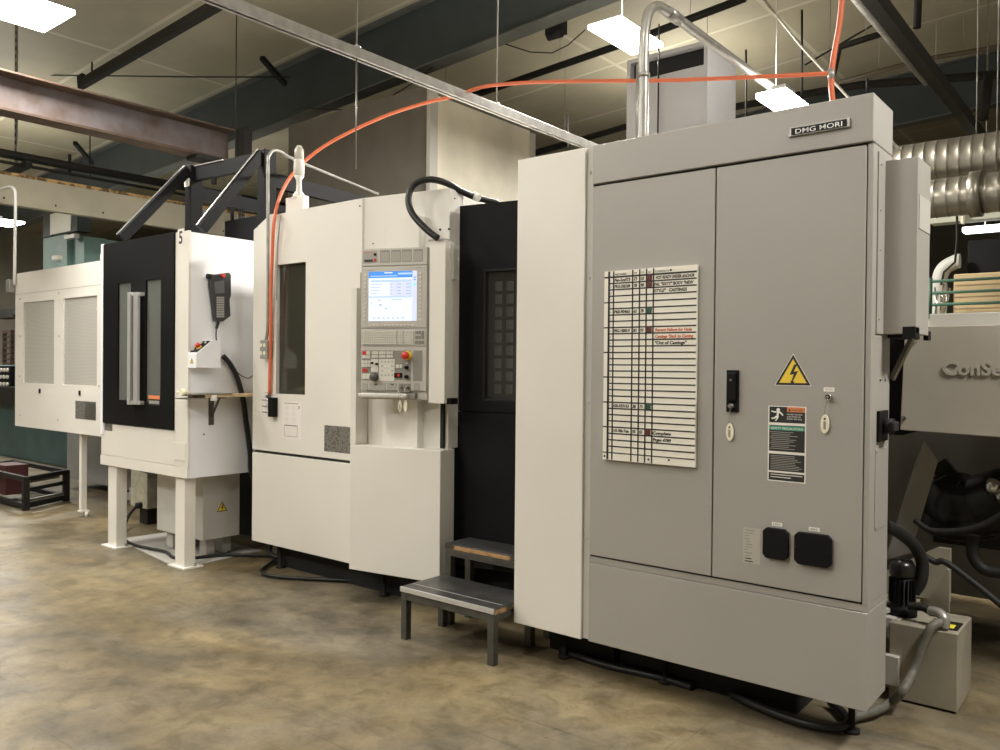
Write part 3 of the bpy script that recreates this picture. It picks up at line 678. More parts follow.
# drawer strip and hand bar
b = MB(FC)
for a, c in ((362.8,368),(370,386),(387.5,397),(414,420)): rect(b, a, c, 383.2, 390, -.007, -.003, mat('cell_grey', (.3,.3,.3)))
for a in (375,391.5): rect(b, a, a+2.5, 383.8, 385, -.009, -.006, ink)
rect(b, 399, 411, 383.5, 391.5, -.007, -.003, panelgrey2); b.build('label_strip', panelgrey2, opn)
for a in (402, 408): knob(a, 387.5, .009, .03, steel, 'key_switch', opn, 'steel key switch')
b = MB(FC); x0, z0 = P(360.5, 394.5); x1 = P(409.5, 394.5)[0]; b.box(x0, x1, -.045, .012, z0-.018, z0+.012, .008); b.build('hand_bar', mat('satin_bar', (.62,.6,.56), .5, .2), cc)
b = MB(FC); rect(b, 409.5, 416, 393, 398.5, -.02, .02, panelgrey2, .002); b.build('bar_end', panelgrey2, cc)
b = MB(FC); b.box(cx0-.014, cx0, .01, .04, sz1-.12, sz1-.0, .003); b.build('side_latch', panelgrey2, cc)
# keys hanging below
kt = thing('key_tag', 'pair of cream key tags hanging below the control console', 'key tag', (-3.86, 3.78, 1.27), group='key tags on the console')
b = MB(FC)
for px in (402, 407.5):
    x, z = P(px, 406); pts = [(x+.012*math.cos(a), z+.038*math.sin(a)) for a in [2*math.pi*i/24 for i in range(24)]]
    b.prism(pts, -.036, -.030, bev=.001)
tg = b.build('tag', cream, kt)
b = MB(FC); x, z = P(402, 405.5); b.box(x-.004, x+.004, -.0368, -.0358, z-.024, z+.012); b.build('label_strip', inkg, tg)
b = MB(FC)
for px in (402, 407.5): x, z = P(px, 400); x2, z2 = P(px, 387.5); b.tube([(x2,-.036,z2), (x2,-.056,z2-.03), (x,-.056,z), (x,-.033,z-.008)], .0014, 6)
b.build('key_ring', chrome, kt)

# black corrugated cable loop over the console
pa = at(440, 238, Y=3.93)
pts = [at(437.5,238,Y=3.83), at(425,228,Y=3.81), at(412,213,Y=3.80), at(408.5,198,Y=3.81), at(414,185,Y=3.84), at(429,179.5,Y=3.9), at(446,183,Y=4.0), at(462,191.5,Y=4.12), at(478,198,Y=4.25), at(497,202.5,Y=4.4)]
b = MB(); b.tube(pts, .022, 14, smooth=10); lp = b.build('cable_hose', rubber); tag(lp, 'thick black cable hose looping above the control console', 'hose')
b = MB(); p = at(476, 196.5, Y=4.22); b.cyl(p-Vector((.02,0,-.01)), p+Vector((.02,0,-.015)), .026); o = b.build('hose_clip', paper, lp)

# signal light
sg = thing('signal_light', 'white stacked signal light on a white pedestal, on top of the machining center', 'signal light', (-5.25, 4.0, 2.76))
def s_(px, py): return at(px, py, Y=4.0)
b = MB(); a = s_(289,203); c = s_(309.5,195); b.box(a.x+.01, c.x-.03, 3.96, 4.02, 2.70, s_(300,197)[2], .004); b.build('base', white, sg)
xc = s_(299, 180).x; zz = lambda py: s_(299, py).z
b = MB(); b.lathe([(.05,zz(199)),(.045,zz(195)),(.022,zz(191)),(.02,zz(184)),(.022,zz(180)),(.04,zz(176))], (xc,4.0,0)); b.build('pedestal', white, sg)
b = MB(); b.lathe([(.04,zz(176)),(.042,zz(168)),(.04,zz(160))], (xc,4.0,0)); b.build('lower_lens', white, sg)
b = MB(); b.lathe([(.038,zz(160)),(.035,zz(150)),(.02,zz(146)),(.001,zz(146))], (xc,4.0,0)); b.build('upper_lens', mat('clear_lens', (.6,.58,.52), .2), sg)

# orange air hose
hp = [at(269.5,394,Y=3.835), at(270.5,340,Y=3.83), at(271,290,Y=3.82), at(272.5,250,Y=3.81), at(274,222,Y=3.80), at(279.5,198,Y=3.9), at(292,175,Y=4.05), at(312,155,Y=4.2), at(340,137,Y=4.3), at(385,116,Y=4.45), at(425,103,Y=4.55), at(457,95.5,Y=4.62), at(478,88,Y=4.68), at(500,84.5,Y=4.7), at(540,82,Y=4.74), at(600,81,Y=4.8), at(660,80.5,Y=4.85), at(720,78.5,Y=4.9), at(790,75.5,Y=4.95), at(829,73.5,Y=5.0)]
b = MB(); b.tube(hp, .013, 12, smooth=8)
hz = b.build('air_hose', orange); tag(hz, 'long orange air hose running up the machine and across above the cabinets', 'hose')
b = MB(); b.tube([at(844,-25,Y=5.02), at(840,20,Y=5.02), at(834,55,Y=5.0), at(831.5,80,Y=5.0), at(833,102,Y=5.02), at(840,130,Y=5.05), at(842,150,Y=5.05)], .016, 12); hz2 = b.build('air_hose', orange); tag(hz2, 'orange air hose dropping from the roof behind the right end of the cabinet top', 'hose')
b = MB(); p = at(831.5, 74, Y=5.0); b.cyl(p+Vector((0,0,.03)), p-Vector((0,0,.03)), .02); b.build('hose_fitting', galv, hz2)
b = MB(); b.tube([at(281,215,Y=3.84), at(278,240,Y=3.843), at(277,275,Y=3.843), at(276.5,300,Y=3.843)], .004, 8); o = b.build('air_line', inkg); tag(o, 'thin grey line running beside the orange hose, down the white panel', 'cable')
# air manifold
mf = thing('air_manifold', 'small black air manifold with three silver nozzles at the foot of the orange hose', 'manifold', (-5.38, 3.83, 1.25))
F = FR(0, YD)
x0, z1 = u_(267.8, 397.5, -.045); x1, _ = u_(273, 397.5, -.045); z0 = u_(271, 417, -.045)[1]
b = MB(F); b.box(x0, x1, -.045, 0, z0, z1, .003); b.build('block', black, mf)
for py in (400, 406, 412):
    x, z = u_(267, py, -.045); b = MB(F); b.cyl((x+.02,-.03,z), (x-.03,-.045,z+.004), .009); b.cyl((x-.012,-.04,z+.002), (x-.045,-.05,z+.006), .013); b.build('nozzle', alu, mf)
b = MB(F); x, z = u_(269.7, 395); b.cyl((x,-.022,z-.03), (x,-.022,z+.02), .014); b.build('hose_fitting', steel, mf)
# paper notice
x0, z1 = u_(282.5, 401.5); x1 = u_(301.5, 402)[0]; z0 = u_(282.5, 438)[1]
b = MB(F); b.box(x0, x1, -.001, 0, z0, z1, m=mat('notice_paper', (.84,.79,.76), .5))
def nr(a, c, t, d, m): b.box(x0+(x1-x0)*a, x0+(x1-x0)*c, -.0014, -.0008, z1-(z1-z0)*d, z1-(z1-z0)*t, m=m)
nr(.1,.85,.03,.05,inkg); nr(.86,.9,.1,.18,ink); nr(.12,.8,.63,.65,ink); nr(.1,.12,.65,.94,inkg); nr(.78,.8,.65,.94,inkg); nr(.12,.8,.93,.945,inkg)
nl = mat('faint_print', (.6,.57,.55), .6)
for k in range(16):
    if k % 5 == 4: continue
    nr(.12,.12+random.uniform(.15,.28),.12+.03*k,.127+.03*k,nl); nr(.5,.5+random.uniform(.15,.3),.12+.03*k,.127+.03*k,nl)
for k in range(8): nr(.16,.74,.68+.03*k,.684+.03*k,nl)
o = b.build('paper_notice', paper); tag(o, 'white printed sheet stuck below the narrow window of the machining center', 'notice')
# thin conduit with outlet box beside the hose
cd = thing('outlet_conduit', 'thin silver conduit with outlet box, left of the orange hose on the white machine', 'conduit', (-5.37, 3.8, 1.7))
c1 = at(267.5,345,Y=3.82); c2 = at(268,165,Y=3.82)
e2 = at(378,194,Y=5.9); e1_ = at(276,151,Y=3.95)
b = MB(); b.tube([c1+Vector((-.03,0,-.04)), c1+Vector((-.02,0,.03)), c1+Vector((0,0,.12)), at(268,300,Y=3.82), at(268,220,Y=3.82), c2, at(269.5,155,Y=3.84), at(274,150.5,Y=3.92), at(281,152,Y=4.02), at(300,162,Y=4.35), e2], .0125, 12, smooth=6); b.build('pipe', galv, cd)
bx, bz = u_(263, 349, -.055); b = MB(F); b.box(bx-.045, bx+.05, -.055, 0, bz-.075, bz+.07, .008); ob = b.build('outlet_box', galv, cd)
for i in (-.022, .022):
    for j in (-.032, .03): b = MB(F); b.cyl((bx+i-.004,-.055,bz+j), (bx+i-.004,-.058,bz+j), .015); b.build('socket', cream, ob)

# ================================================================== STEP PLATFORM
st = thing('step_platform', 'two-tier dark steel step platform with worn wooden edges, on the floor before the black door', 'step', (-3.1, 3.6, 0))
sx0, sx1, sy0, sy1, sz = -3.46, -2.756, 3.385, 3.745, .305
b = MB(); b.box(sx0, sx1, sy0, sy1, sz-.004, sz+.004, .002); b.build('tread', tread, st)
b = MB(); b.box(sx0, sx1, sy0-.008, sy0+.004, sz-.024, sz+.004, .001); b.box(sx0+.01, sx1-.01, sy0+.085, sy0+.089, sz+.004, sz+.0055); lab(b.build('front_trim', alu, st), 'bright metal nosing')
b = MB(); b.box(sx1-.02, sx1+.004, sy0+.01, sy1, sz-.03, sz-.006, .002); b.box(sx0+.004, sx1-.022, sy0+.008, sy1, sz-.026, sz-.006); lab(b.build('board', woodc, st), 'worn wooden board edge')
b = MB()
b.box(sx0+.01, sx1-.01, sy0+.002, sy0+.03, sz-.07, sz-.032, .002); b.box(sx0+.01, sx0+.04, sy0+.03, sy1, sz-.07, sz-.032, .002); b.box(sx1-.04, sx1-.01, sy0+.03, sy1, sz-.07, sz-.032, .002); b.build('frame', tsteel, st)
for (x, y) in ((sx0+.002,sy0), (sx1-.044,sy0), (sx0+.002,sy1-.045)):
    b = MB(); b.box(x, x+.042, y, y+.042, 0, sz-.03, .002); b.build('leg', tsteel, st)
ux0, ux1, uy0, uy1, uz = -3.455, -2.79, 3.76, 3.99, .5
b = MB(); b.box(ux0, ux1, uy0, uy1, uz-.004, uz+.004, .002); b.build('tread', tread, st)
b = MB(); b.box(ux0, ux1, uy0-.004, uy1, uz-.028, uz-.005, .002); lab(b.build('board', woodc, st), 'worn wooden board edge')
b = MB(); b.box(ux0+.04, ux1, uy0-.004, uy0+.03, uz-.07, uz-.03, .002); b.box(ux0+.04, ux1, uy0-.007, uy0+.0, uz-.05, uz-.046); b.build('frame', tsteel, st)
for (x, y) in ((ux0,uy0), (ux1-.045,uy0), (ux0,uy1-.045), (ux1-.045,uy1-.045)):
    b = MB(); b.box(x, x+.045, y, y+.045, 0, uz-.03, .002); b.build('leg', tsteel, st)

# ================================================================== PALLET STATION (left, "5")
ps = thing('pallet_station', 'white pallet loading station marked 5 with black double-window door, standing on four legs', 'machine', (-6.55, 4.2, 0))
Y5 = 3.425; F = FR(0, Y5)
UX0, UX1 = -7.26, -5.85
b = MB(); b.box(UX0+.01, UX1-.004, Y5+.04, 5.6, .80, 2.60); b.build('body', white2, ps)
xp = u_(175, 350)[0]
b = MB(F); b.box(xp, UX1-.001, 0, .02, .80, 2.63, .002); b.build('corner_post', white, ps)
b = MB(F); b.box(UX1-.006, UX1, .0205, 2.1, .714, 2.62, .001); lab(b.build('side_panel', white2, ps), 'white side panel with cool lamplight in its colour')
b = MB(F); b.box(UX0, UX0+.05, -.01, .06, .98, 2.64, .003); b.build('corner_post', white2, ps)
b = MB(F); b.box(UX0, xp-.002, 0, .05, .80, 1.075, .003); lab(b.build('lower_panel', white, ps), 'off-white lower front panel')
b = MB(F); b.box(UX0-.01, UX1-.0065, -.002, 1.9, .712, .797, .002); b.build('skirt', white, ps)
dx0, dx1 = UX0+.05, xp-.004; dz0, dz1 = 1.083, 2.635
wins = []
for a, c in ((119, 132), (147, 162)): wins.append((u_(a,340)[0], u_(c,340)[0]))
wz0, wz1 = u_(140, 401)[1], u_(140, 281)[1]
b = MB(F); xsx = [dx0, wins[0][0], wins[0][1], wins[1][0], wins[1][1], dx1]
for k in (0, 2, 4): b.box(xsx[k], xsx[k+1], -.012, .03, dz0, dz1)
for k in (1, 3): b.box(xsx[k], xsx[k+1], -.012, .03, dz0, wz0); b.box(xsx[k], xsx[k+1], -.012, .03, wz1, dz1)
bd = b.build('door', black, ps); lab(bd, 'black door')
for w in wins: b = MB(F); b.box(w[0], w[1], .002, .008, wz0, wz1); b.build('door_window', glass2, bd)
for px, wd in ((127, 4.2), (133, 5.3)):
    x0 = u_(px, 340, -.065)[0]; x1 = u_(px+wd-1.2, 340, -.065)[0]; z0 = u_(px, 404.5, -.065)[1]; z1 = u_(px, 292.5, -.065)[1]
    b = MB(F); b.box(x0, x1, -.065, -.04, z0, z1, .003); b.box(x0, x1+.02, -.055, -.012, z1-.03, z1, .003); b.box(x0, x1+.02, -.055, -.012, z0, z0+.03, .003); b.build('handle', alu, bd)
x0, z1 = u_(150, 395); x1, z0 = u_(161.5, 406)
b = MB(F); b.box(x0, x1, -.014, -.012, z0, z1, m=ink); b.box(x0, x1, -.015, -.0138, z1-.03, z1, m=olabel); b.box(x0+.01, x1-.01, -.0145, -.0138, z0+.015, z0+.04, m=inkg); lab(b.build('warning_label', ink, bd), 'small black and orange warning label')
x, z = u_(140.5, 323); b = MB(F); b.cyl((x,-.012,z), (x,-.02,z), .012); b.build('door_bolt', chrome, bd)
b = MB(F)
x, z = u_(177.8, 245.5); b.box(x, x+.09, -.0015, 0, z, z+.125, m=white); b.text('5', x+.02, z+.012, .1, w=.05, y=-.0016, bold=.003, m=ink); lab(b.build('number_decal', ink, ps), 'black number 5')
b = MB(F); x0, z1 = u_(174.2, 442); x1, z0 = u_(185.8, 461); b.box(x0, x1, -.004, 0, z0, z1, .001); b.build('cover_plate', white, ps)
b = MB(F); x0, z1 = u_(104.7, 423.5); x1, z0 = u_(112.4, 431); b.box(x0, x1, -.002, 0, z0, z1); b.build('maker_plate', silverplate, ps)
for lx0, lx1 in ((u_(108,500,.02)[0], u_(116.3,500,.02)[0]), (u_(175.3,500,.02)[0], u_(184.6,500,.02)[0])):
    for yy in (Y5+.02, 5.3):
        d = .095
        b = MB(); b.box(lx0, lx1, yy, yy+d, .012, .712, .004); lg = b.build('leg', white, ps)
        b = MB(); b.box(lx0-.06, lx1+.05, yy-.03, yy+d+.04, 0, .014, .002); b.build('base_plate', white, lg)
        b = MB(); b.cyl((lx1+.025, yy+d-.02, .012), (lx1+.025, yy+d-.02, .035), .011); b.build('anchor_bolt', steel, lg)
b = MB(); 
for z in (1.05, 1.7): b.cyl((UX1, 3.56, z), (UX1+.004, 3.56, z), .006)
b.build('screw', darksteel, ps)
b = MB(); b.box(-7.2, -5.75, 4.5, 5.25, 0, .7); b.build('shade_block', blackm, ps)  # black box added for the darkness beneath the station
# black guard frame on top
gf = thing('guard_frame', 'black steel guard frame with two sloping braces on top of the pallet station', 'frame', (-6.5, 4.0, 2.63))
def brace(p, q, nm='sloping_brace'):
    b = MB(); b.bar(p, q, .06, .085, bev=.003); o = b.build(nm, black, gf)
    d = (Vector(q)-Vector(p)).normalized(); n = Vector((0,0,1)); n = (n-d*n.dot(d)).normalized()
    b = MB(); b.bar(Vector(p)+n*.052, Vector(q)+n*.052, .018, .005); b.build('edge_highlight', steel, o)  # steel strip laid along the brace as its edge highlight
xL = -6.85
pL0 = Vector((-6.85, 3.47, 2.66)); pL1 = at(188,170,X=-6.98)
pR0 = Vector((-5.90, 3.56, 2.66)); pR1 = at(261,154,X=-5.93)
pL0.x = -6.98
pL0 = at(121,240,X=-6.98); pL0.z = 2.67
brace(pL0, pL1); brace(pR0, pR1)
for p, w in ((pL1, .12), (pR1, .12)):
    b = MB(); b.box(p.x-.05, p.x+.05, p.y, p.y+w, 2.63, p.z+.04, .003); b.build('post', black, gf)
b = MB(); b.bar(pL1+Vector((.0,.06,-.03)), pR1+Vector((0,.06,-.03)), .05, .13); b.build('cross_bar', black, gf)
b = MB(); b.bar(pL1+Vector((.0,.035,.035)), pL1+(pR1-pL1)*.45+Vector((0,.035,.035)), .02, .008); b.build('edge_highlight', steel, gf)  # strip stands in for the highlight on the cross bar
b = MB(); b.bar(pR1+Vector((.0,.06,-.2)), pR1+Vector((.0,1.8,-.25)), .06, .12); b.bar(pL1+Vector((.0,.06,-.2)), pL1+Vector((.0,1.8,-.25)), .06, .12); b.bar(pL1+Vector((0,1.8,-.3)), pR1+Vector((0,1.8,-.3)), .05, .1); b.build('rear_rail', black, gf)
b = MB(); x = (pL1+Vector((-.02,-.012,-.1))); b.box(x.x-.02, x.x+.05, x.y-.0, x.y+.012, x.z-.05, x.z+.02); b.build('tag_plate', paper, gf)
b = MB(); b.box(-6.9, -6.0, 4.4, 5.0, 2.63, 2.95, .01); o = b.build('roof_unit', black, gf)
# coil of cable hanging
ccn = at(235, 217, Y=4.7)
b = MB()
for k in range(4):
    r = .13+.012*k; b.tube([ccn+Vector((.55*r*math.cos(a)+.006*k, .01*k, 1.35*r*math.sin(a))) for a in [2*math.pi*i/16 for i in range(17)]], .006, 6, smooth=3)
b.tube([ccn+Vector((0,0,.16)), ccn+Vector((.01,0,roofz(ccn.x)-ccn.z))], .006, 6, smooth=0)
o = b.build('cable_coil', rubber); tag(o, 'coil of thin dark cable hanging behind the guard frame', 'cable')

# pendant, operator box, shelf on the right side face of the station
G = FR(UX1, 0, math.pi/2)
def g_(px, py, off=0): return atf(G, px, py, off)
pd = thing('pendant_controller', 'black handheld pendant controller with red button, hung on the white side of the pallet station', 'controller', (-5.82, 3.7, 1.95))
def gp(px, py): return g_(px, py, -.05)
b = MB(G); b.prism([gp(211.5,275), gp(229,272.5), gp(230.8,275), gp(231,295), gp(229.5,300), gp(230.5,316), gp(223,321.5), gp(215.5,321), gp(213,300), gp(211,285)], -.055, -.005, bev=.005); pb = b.build('body', mat('charcoal_plastic', (.035,.035,.038), .45), pd)
b = MB(G); b.prism([gp(213.8,282), gp(223.5,280.5), gp(224,293), gp(215,293.5)], -.059, -.054); b.build('display', mat('grey_lcd', (.12,.125,.14), .3), pb)
b = MB(G)
for j in range(9):
    for i in range(4):
        a = gp(216.2+1.95*i, 296.8+2.35*j); c = gp(217.7+1.95*i, 298.6+2.35*j); b.box(a[0], c[0], -.060, -.054, c[1], a[1])
b.build('keypad', mat('keypad_grey', (.4,.4,.38), .5), pb)
x, z = gp(222, 276); b = MB(G); b.cyl((x,-.05,z), (x,-.075,z+.004), .016); b.build('red_button', red, pb)
x, z = gp(212.5, 276.5); b = MB(G); b.cyl((x+.03,-.03,z), (x-.035,-.03,z), .02); b.build('dial', blackm, pb)
x, z = gp(219, 321); b = MB(G); b.tube([(x+.01,-.03,z+.01), (x,-.03,z-.03), (x-.01,-.03,z-.06)], .011, 10, m=rubber); b.tube([(x-.01,-.03,z-.06), (x-.012,-.03,z-.12), (x-.003,-.03,z-.2)], .005, 8, m=rubber)
b.build('cable', rubber, pd)
ob = thing('operator_box', 'small white push-button box with red emergency stop below the pendant', 'control box', (-5.8, 3.5, 1.67))
# wedge: stands proud of the side face, sloped top towards the front
x0 = 3.44; x1 = 3.62
za = 1.67; zb2 = 1.84; zmid = 1.755
b = MB(); X0, X1 = UX1, UX1+.12
fr = at(190.5,370,Y=3.46)
b.prism([(3.42,1.57),(3.63,1.57),(3.63,1.785),(3.555,1.785),(3.42,1.68)], X0, X1, axis='x', bev=.003); hb = b.build('housing', white2, ob)
nn = Vector((0, -.105, .135)).normalized()
def sl(t, xx, o=0): p = Vector((xx, 3.42+.135*t, 1.68+.105*t)); return p + nn*o
b = MB(); b.bar(sl(.08, (X0+X1)/2, .002), sl(.94, (X0+X1)/2, .002), .1, .004, upv=nn); b.build('switch_plate', black, ob)
b = MB(); b.cyl(sl(.42, X0+.072, 0), sl(.42, X0+.072, .012), .022, m=yellow); b.cyl(sl(.42, X0+.072, .01), sl(.42, X0+.072, .04), .017, .019, m=red); b.build('emergency_stop', red, ob)
for t, xx in ((.75,X0+.03),(.78,X0+.08),(.25,X0+.03),(.5,X0+.03)): b = MB(); b.cyl(sl(t, xx, 0), sl(t, xx, .014), .009); b.build('push_button', keycap, ob)
FW = FR(X0+.06, 3.42); warn(FW, 0, 1.62, .05, hb)
# corrugated hose from the box down the side
hpts = [g_(222,356,-.03), g_(229,364,-.03), g_(237,378,-.04), g_(243.5,400,-.05), g_(247,425,-.05), g_(250.5,452,-.05), g_(252.5,475,-.05)]
pts = [G @ Vector((x, -.045, z)) for x, z in hpts]; pts += [Vector((-5.72,4.05,.5)), Vector((-5.7,4.1,.25)), Vector((-5.66,4.05,.06)), Vector((-5.5,4.1,.035))]
b = MB(); b.tube(pts, .021, 12); o = b.build('corrugated_hose', rubber); tag(o, 'black corrugated hose running from the push-button box down past the shelf to the floor', 'hose')
b = MB(); b.tube([G @ Vector((x, -.03, z)) for x, z in (g_(234,371), g_(240,376), g_(247,378), g_(254,372))], .004, 6); o = b.build('cable', rubber); tag(o, 'thin black cable curving off the corrugated hose behind the machine edge', 'cable')
sh = thing('side_shelf', 'pale wooden shelf with grey bracket on the side of the pallet station', 'shelf', (-5.7, 3.7, 1.3))
ys0, ys1 = 3.33, 4.12
b = MB(); b.box(UX1+.0, UX1+.2, ys0+.12, ys1, 1.345, 1.368, .002); b.build('board', shelfwood, sh)
b = MB(); b.box(UX1+.0, UX1+.21, ys0, ys0+.35, 1.369, 1.376, .001); b.box(UX1+.01, UX1+.19, ys0-.02, ys0+.14, 1.335, 1.343); b.build('steel_plate', steel, sh)
b = MB(); b.box(UX1, UX1+.008, 3.60, 3.645, 1.12, 1.345, .002); b.box(UX1, UX1+.18, 3.60, 3.645, 1.335, 1.345); b.bar((UX1+.01,3.62,1.18), (UX1+.12,3.62,1.335), .006, .02); b.build('bracket', tsteel, sh)
b = MB(); b.cyl((UX1+.1, 3.305, 1.385), (UX1+.1, 3.35, 1.385), .028); b.box(UX1+.02, UX1+.14, 3.31, 3.36, 1.37, 1.40, .01); o = b.build('cloth_wad', cream); tag(o, 'crumpled cream rag on the front end of the wooden shelf', 'rag')
b = MB(); b.box(UX1+.18, UX1+.215, 3.50, 3.54, 1.32, 1.365, .005); b.build('corner_clip', paper, sh)

# equipment under the station
xe = -6.02
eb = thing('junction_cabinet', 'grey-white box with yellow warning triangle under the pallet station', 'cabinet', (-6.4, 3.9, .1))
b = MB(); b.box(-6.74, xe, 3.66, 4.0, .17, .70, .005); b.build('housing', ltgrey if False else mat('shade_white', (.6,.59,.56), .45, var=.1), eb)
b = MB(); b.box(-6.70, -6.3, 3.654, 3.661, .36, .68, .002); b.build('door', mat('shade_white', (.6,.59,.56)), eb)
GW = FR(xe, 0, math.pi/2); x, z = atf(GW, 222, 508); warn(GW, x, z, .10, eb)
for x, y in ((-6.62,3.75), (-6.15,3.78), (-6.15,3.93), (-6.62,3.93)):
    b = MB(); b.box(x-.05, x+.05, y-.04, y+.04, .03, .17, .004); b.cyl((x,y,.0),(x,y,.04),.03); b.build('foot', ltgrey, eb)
pb = thing('pump_housing', 'stained cream pump housing between the legs of the pallet station', 'pump', (-7.9, 4.2, 0))
b = MB(); b.box(-8.06, -7.74, 4.1, 4.35, .17, .66, .006); b.build('housing', mat('stained_cream', (.45,.43,.34), .5, var=.3, scale=12), pb)
b = MB(); b.box(-7.98, -7.82, 4.15, 4.3, .0, .17, .004); b.cyl((-7.85,4.1,.2), (-7.85,4.05,.2), .03); b.tube([(-7.86,4.06,.2),(-7.8,3.95,.12),(-7.6,3.8,.04),(-7.4,3.7,.02)], .014, 8); b.build('pipe_fitting', darksteel, pb)
b = MB(); b.box(-8.1, -6.9, 4.05, 4.5, .66, .705); b.bar((-7.7,4.0,.6), (-7.45,4.2,.5), .1, .05); b.build('mounting', darkgrey, pb)
b = MB(); b.prism([(-7.35,3.62),(-6.2,3.45),(-5.95,3.55),(-6.0,4.2),(-7.3,4.2)], 0.001, .008, axis='z'); o = b.build('floor_plate', ltgrey); tag(o, 'pale steel plate on the floor under the pallet station', 'plate')
for k, (pts, l) in enumerate((([(-7.25,3.62,.02),(-6.9,3.56,.025),(-6.5,3.6,.025),(-6.2,3.56,.02),(-6.0,3.9,.02),(-5.6,4.2,.02)], 'black cable lying across the pale floor plate under the pallet station'),
                        ([(-5.75,4.25,.02),(-5.55,4.0,.02),(-5.35,3.75,.02),(-5.15,3.72,.02),(-4.8,3.9,.02),(-4.5,4.1,.02)], 'black cable looping on the floor below the left end of the machining center'))):
    b = MB(); b.tube(pts, .013, 8); o = b.build('floor_cable', rubber); tag(o, l, 'cable')

# ================================================================== PALLET MAGAZINE (far left)
pm = thing('pallet_magazine', 'long off-white pallet magazine cabinet with two ribbed windows, at the left edge', 'machine', (-9.0, 4.6, 0))
YM = 3.85; F = FR(0, YM); mx0 = -10.25; mx1 = UX0-.03
wl = [(u_(23.5,340)[0], u_(54,340)[0]), (u_(63,340)[0], u_(97,340)[0])]
mz0, mz1 = .875, 2.615; mw0 = u_(60,384.5)[1]; mw1 = u_(60,299)[1]
b = MB(F); xsx = [mx0, wl[0][0], wl[0][1], wl[1][0], wl[1][1], mx1]
for k in (0, 2, 4): b.box(xsx[k], xsx[k+1], 0, .03, mz0, mz1)
for k in (1, 3): b.box(xsx[k], xsx[k+1], 0, .03, mz0, mw0); b.box(xsx[k], xsx[k+1], 0, .03, mw1, mz1)
b.build('front_panel', white, pm)
for w in wl: b = MB(F); b.box(w[0], w[1], .012, .02, mw0, mw1); lab(b.build('ribbed_window', meshwin, pm), 'ribbed grey window')
b = MB(F); b.box(mx0+.01, mx1, -.0015, 0, mw1+.10, mw1+.103); b.build('seam', inkg, pm)
b = MB(F); b.box(mx0+.005, mx1, .03, 2.2, mz0, mz1-.01); b.build('body', white, pm)
b = MB(F); b.box(-8.2, -7.3, -.0, .04, mz1-.02, 2.68, .003); b.build('top_rail', white, pm)
for px, py in ((40,391),(80,393)): b = MB(F); x, z = u_(px, py); b.box(x-.018, x+.018, -.01, 0, z-.025, z+.025, .002); b.build('latch', darksteel, pm)
b = MB(F); x0, z1 = u_(75.5, 400.5); x1, z0 = u_(96, 420.5); b.box(x0, x1, -.002, 0, z0, z1, m=silverplate); b.box((x0+x1)/2, x1, -.003, -.001, z0+.01, z1-.02, m=steel); b.build('data_plate', silverplate, pm)
b = MB(F)
for px, py in ((20,299),(59,293),(20,336),(59,336),(20,376),(20,415),(58,420),(97,309),(99,386)): x, z = u_(px, py); b.cyl((x,0,z), (x,-.006,z), .012)
b.build('screw', ltgrey, pm)
for x, y in ((-8.69, 3.93), (-10.05, 5.6), (-8.69, 5.6)):
    b = MB(); b.box(x-.06, x-.01, y-.03, y+.03, .07, mz0, .004); b.box(x-.08, x+.01, y-.04, y+.05, .055, .07); b.cyl((x,y+.02,0), (x,y+.02,.06), .02); b.build('leg', white, pm)
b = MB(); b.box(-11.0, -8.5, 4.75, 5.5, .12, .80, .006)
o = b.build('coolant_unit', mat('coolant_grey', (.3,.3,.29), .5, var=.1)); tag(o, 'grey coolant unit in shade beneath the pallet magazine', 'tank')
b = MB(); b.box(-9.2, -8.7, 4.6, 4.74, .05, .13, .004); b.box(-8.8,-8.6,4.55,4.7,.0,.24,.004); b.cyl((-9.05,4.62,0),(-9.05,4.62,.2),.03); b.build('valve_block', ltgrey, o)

# left conduit on the magazine
lc = thing('drop_conduit', 'thin white conduit with outlet box at the top left corner of the pallet magazine', 'conduit', (-10.2, 3.8, 2.4))
q = at(14.5,275,Y=3.83)
b = MB(); b.tube([at(14.5,285,Y=3.83), at(15,240,Y=3.83), at(15.5,200,Y=3.83), at(14.5,190,Y=3.83), at(10,187,Y=3.83), at(4,188.5,Y=3.83), at(-12,194,Y=3.83)], .017, 10, smooth=6); b.build('pipe', mat('white_conduit', (.7,.7,.68), .4), lc)
x, z = u_(13, 286); b = MB(F); b.box(x-.05, x+.05, -.06, -.0, z-.08, z+.07, .008); b.box(x-.07,x-.05,-.05,-.02,z-.04,z+.05,m=None); b.build('outlet_box', galv, lc)

# ================================================================== LEFT BACKGROUND
tm = thing('teal_machine', 'dark teal machine base behind the left end of the pallet magazine', 'machine', (-14.5, 6.5, 0))
b = MB(); b.box(-17, -12.2, 5.6, 9.0, .0, 1.55, .02); b.box(-17, -10.6, 6.0, 8.5, 0, .9, .02); b.build('body', teal, tm)
b = MB(); b.box(-16.2, -13.4, 5.45, 5.6, .9, 1.2, .01); b.build('rail', darksteel, tm)
b = MB(); P_ = at(0,340,Y=5.5); b.box(P_.x-.6, at(10,340,Y=5.5).x, 5.5, 5.58, at(5,397,Y=5.5).z, at(5,366,Y=5.5).z)
br_ = b.build('knob_panel', black, tm)
for i in range(3):
    for j in range(4): p = at(2+3.2*i, 370+7*j, Y=5.49); b = MB(); b.cyl(p, p-Vector((0,.03,0)), .03); b.build('knob', keycap, br_)
b = MB(); b.frame(at(2,345,Y=5.5).x, at(10.5,345,Y=5.5).x, at(5,365,Y=5.5).z, at(5,331,Y=5.5).z, .04, 5.5, 5.56)
for k in range(6): z = at(5,331+5.6*k,Y=5.5).z; b.box(at(2,345,Y=5.5).x, at(10.5,345,Y=5.5).x, 5.51, 5.55, z-.015, z+.015)
b.build('rack_grid', rustd, tm)
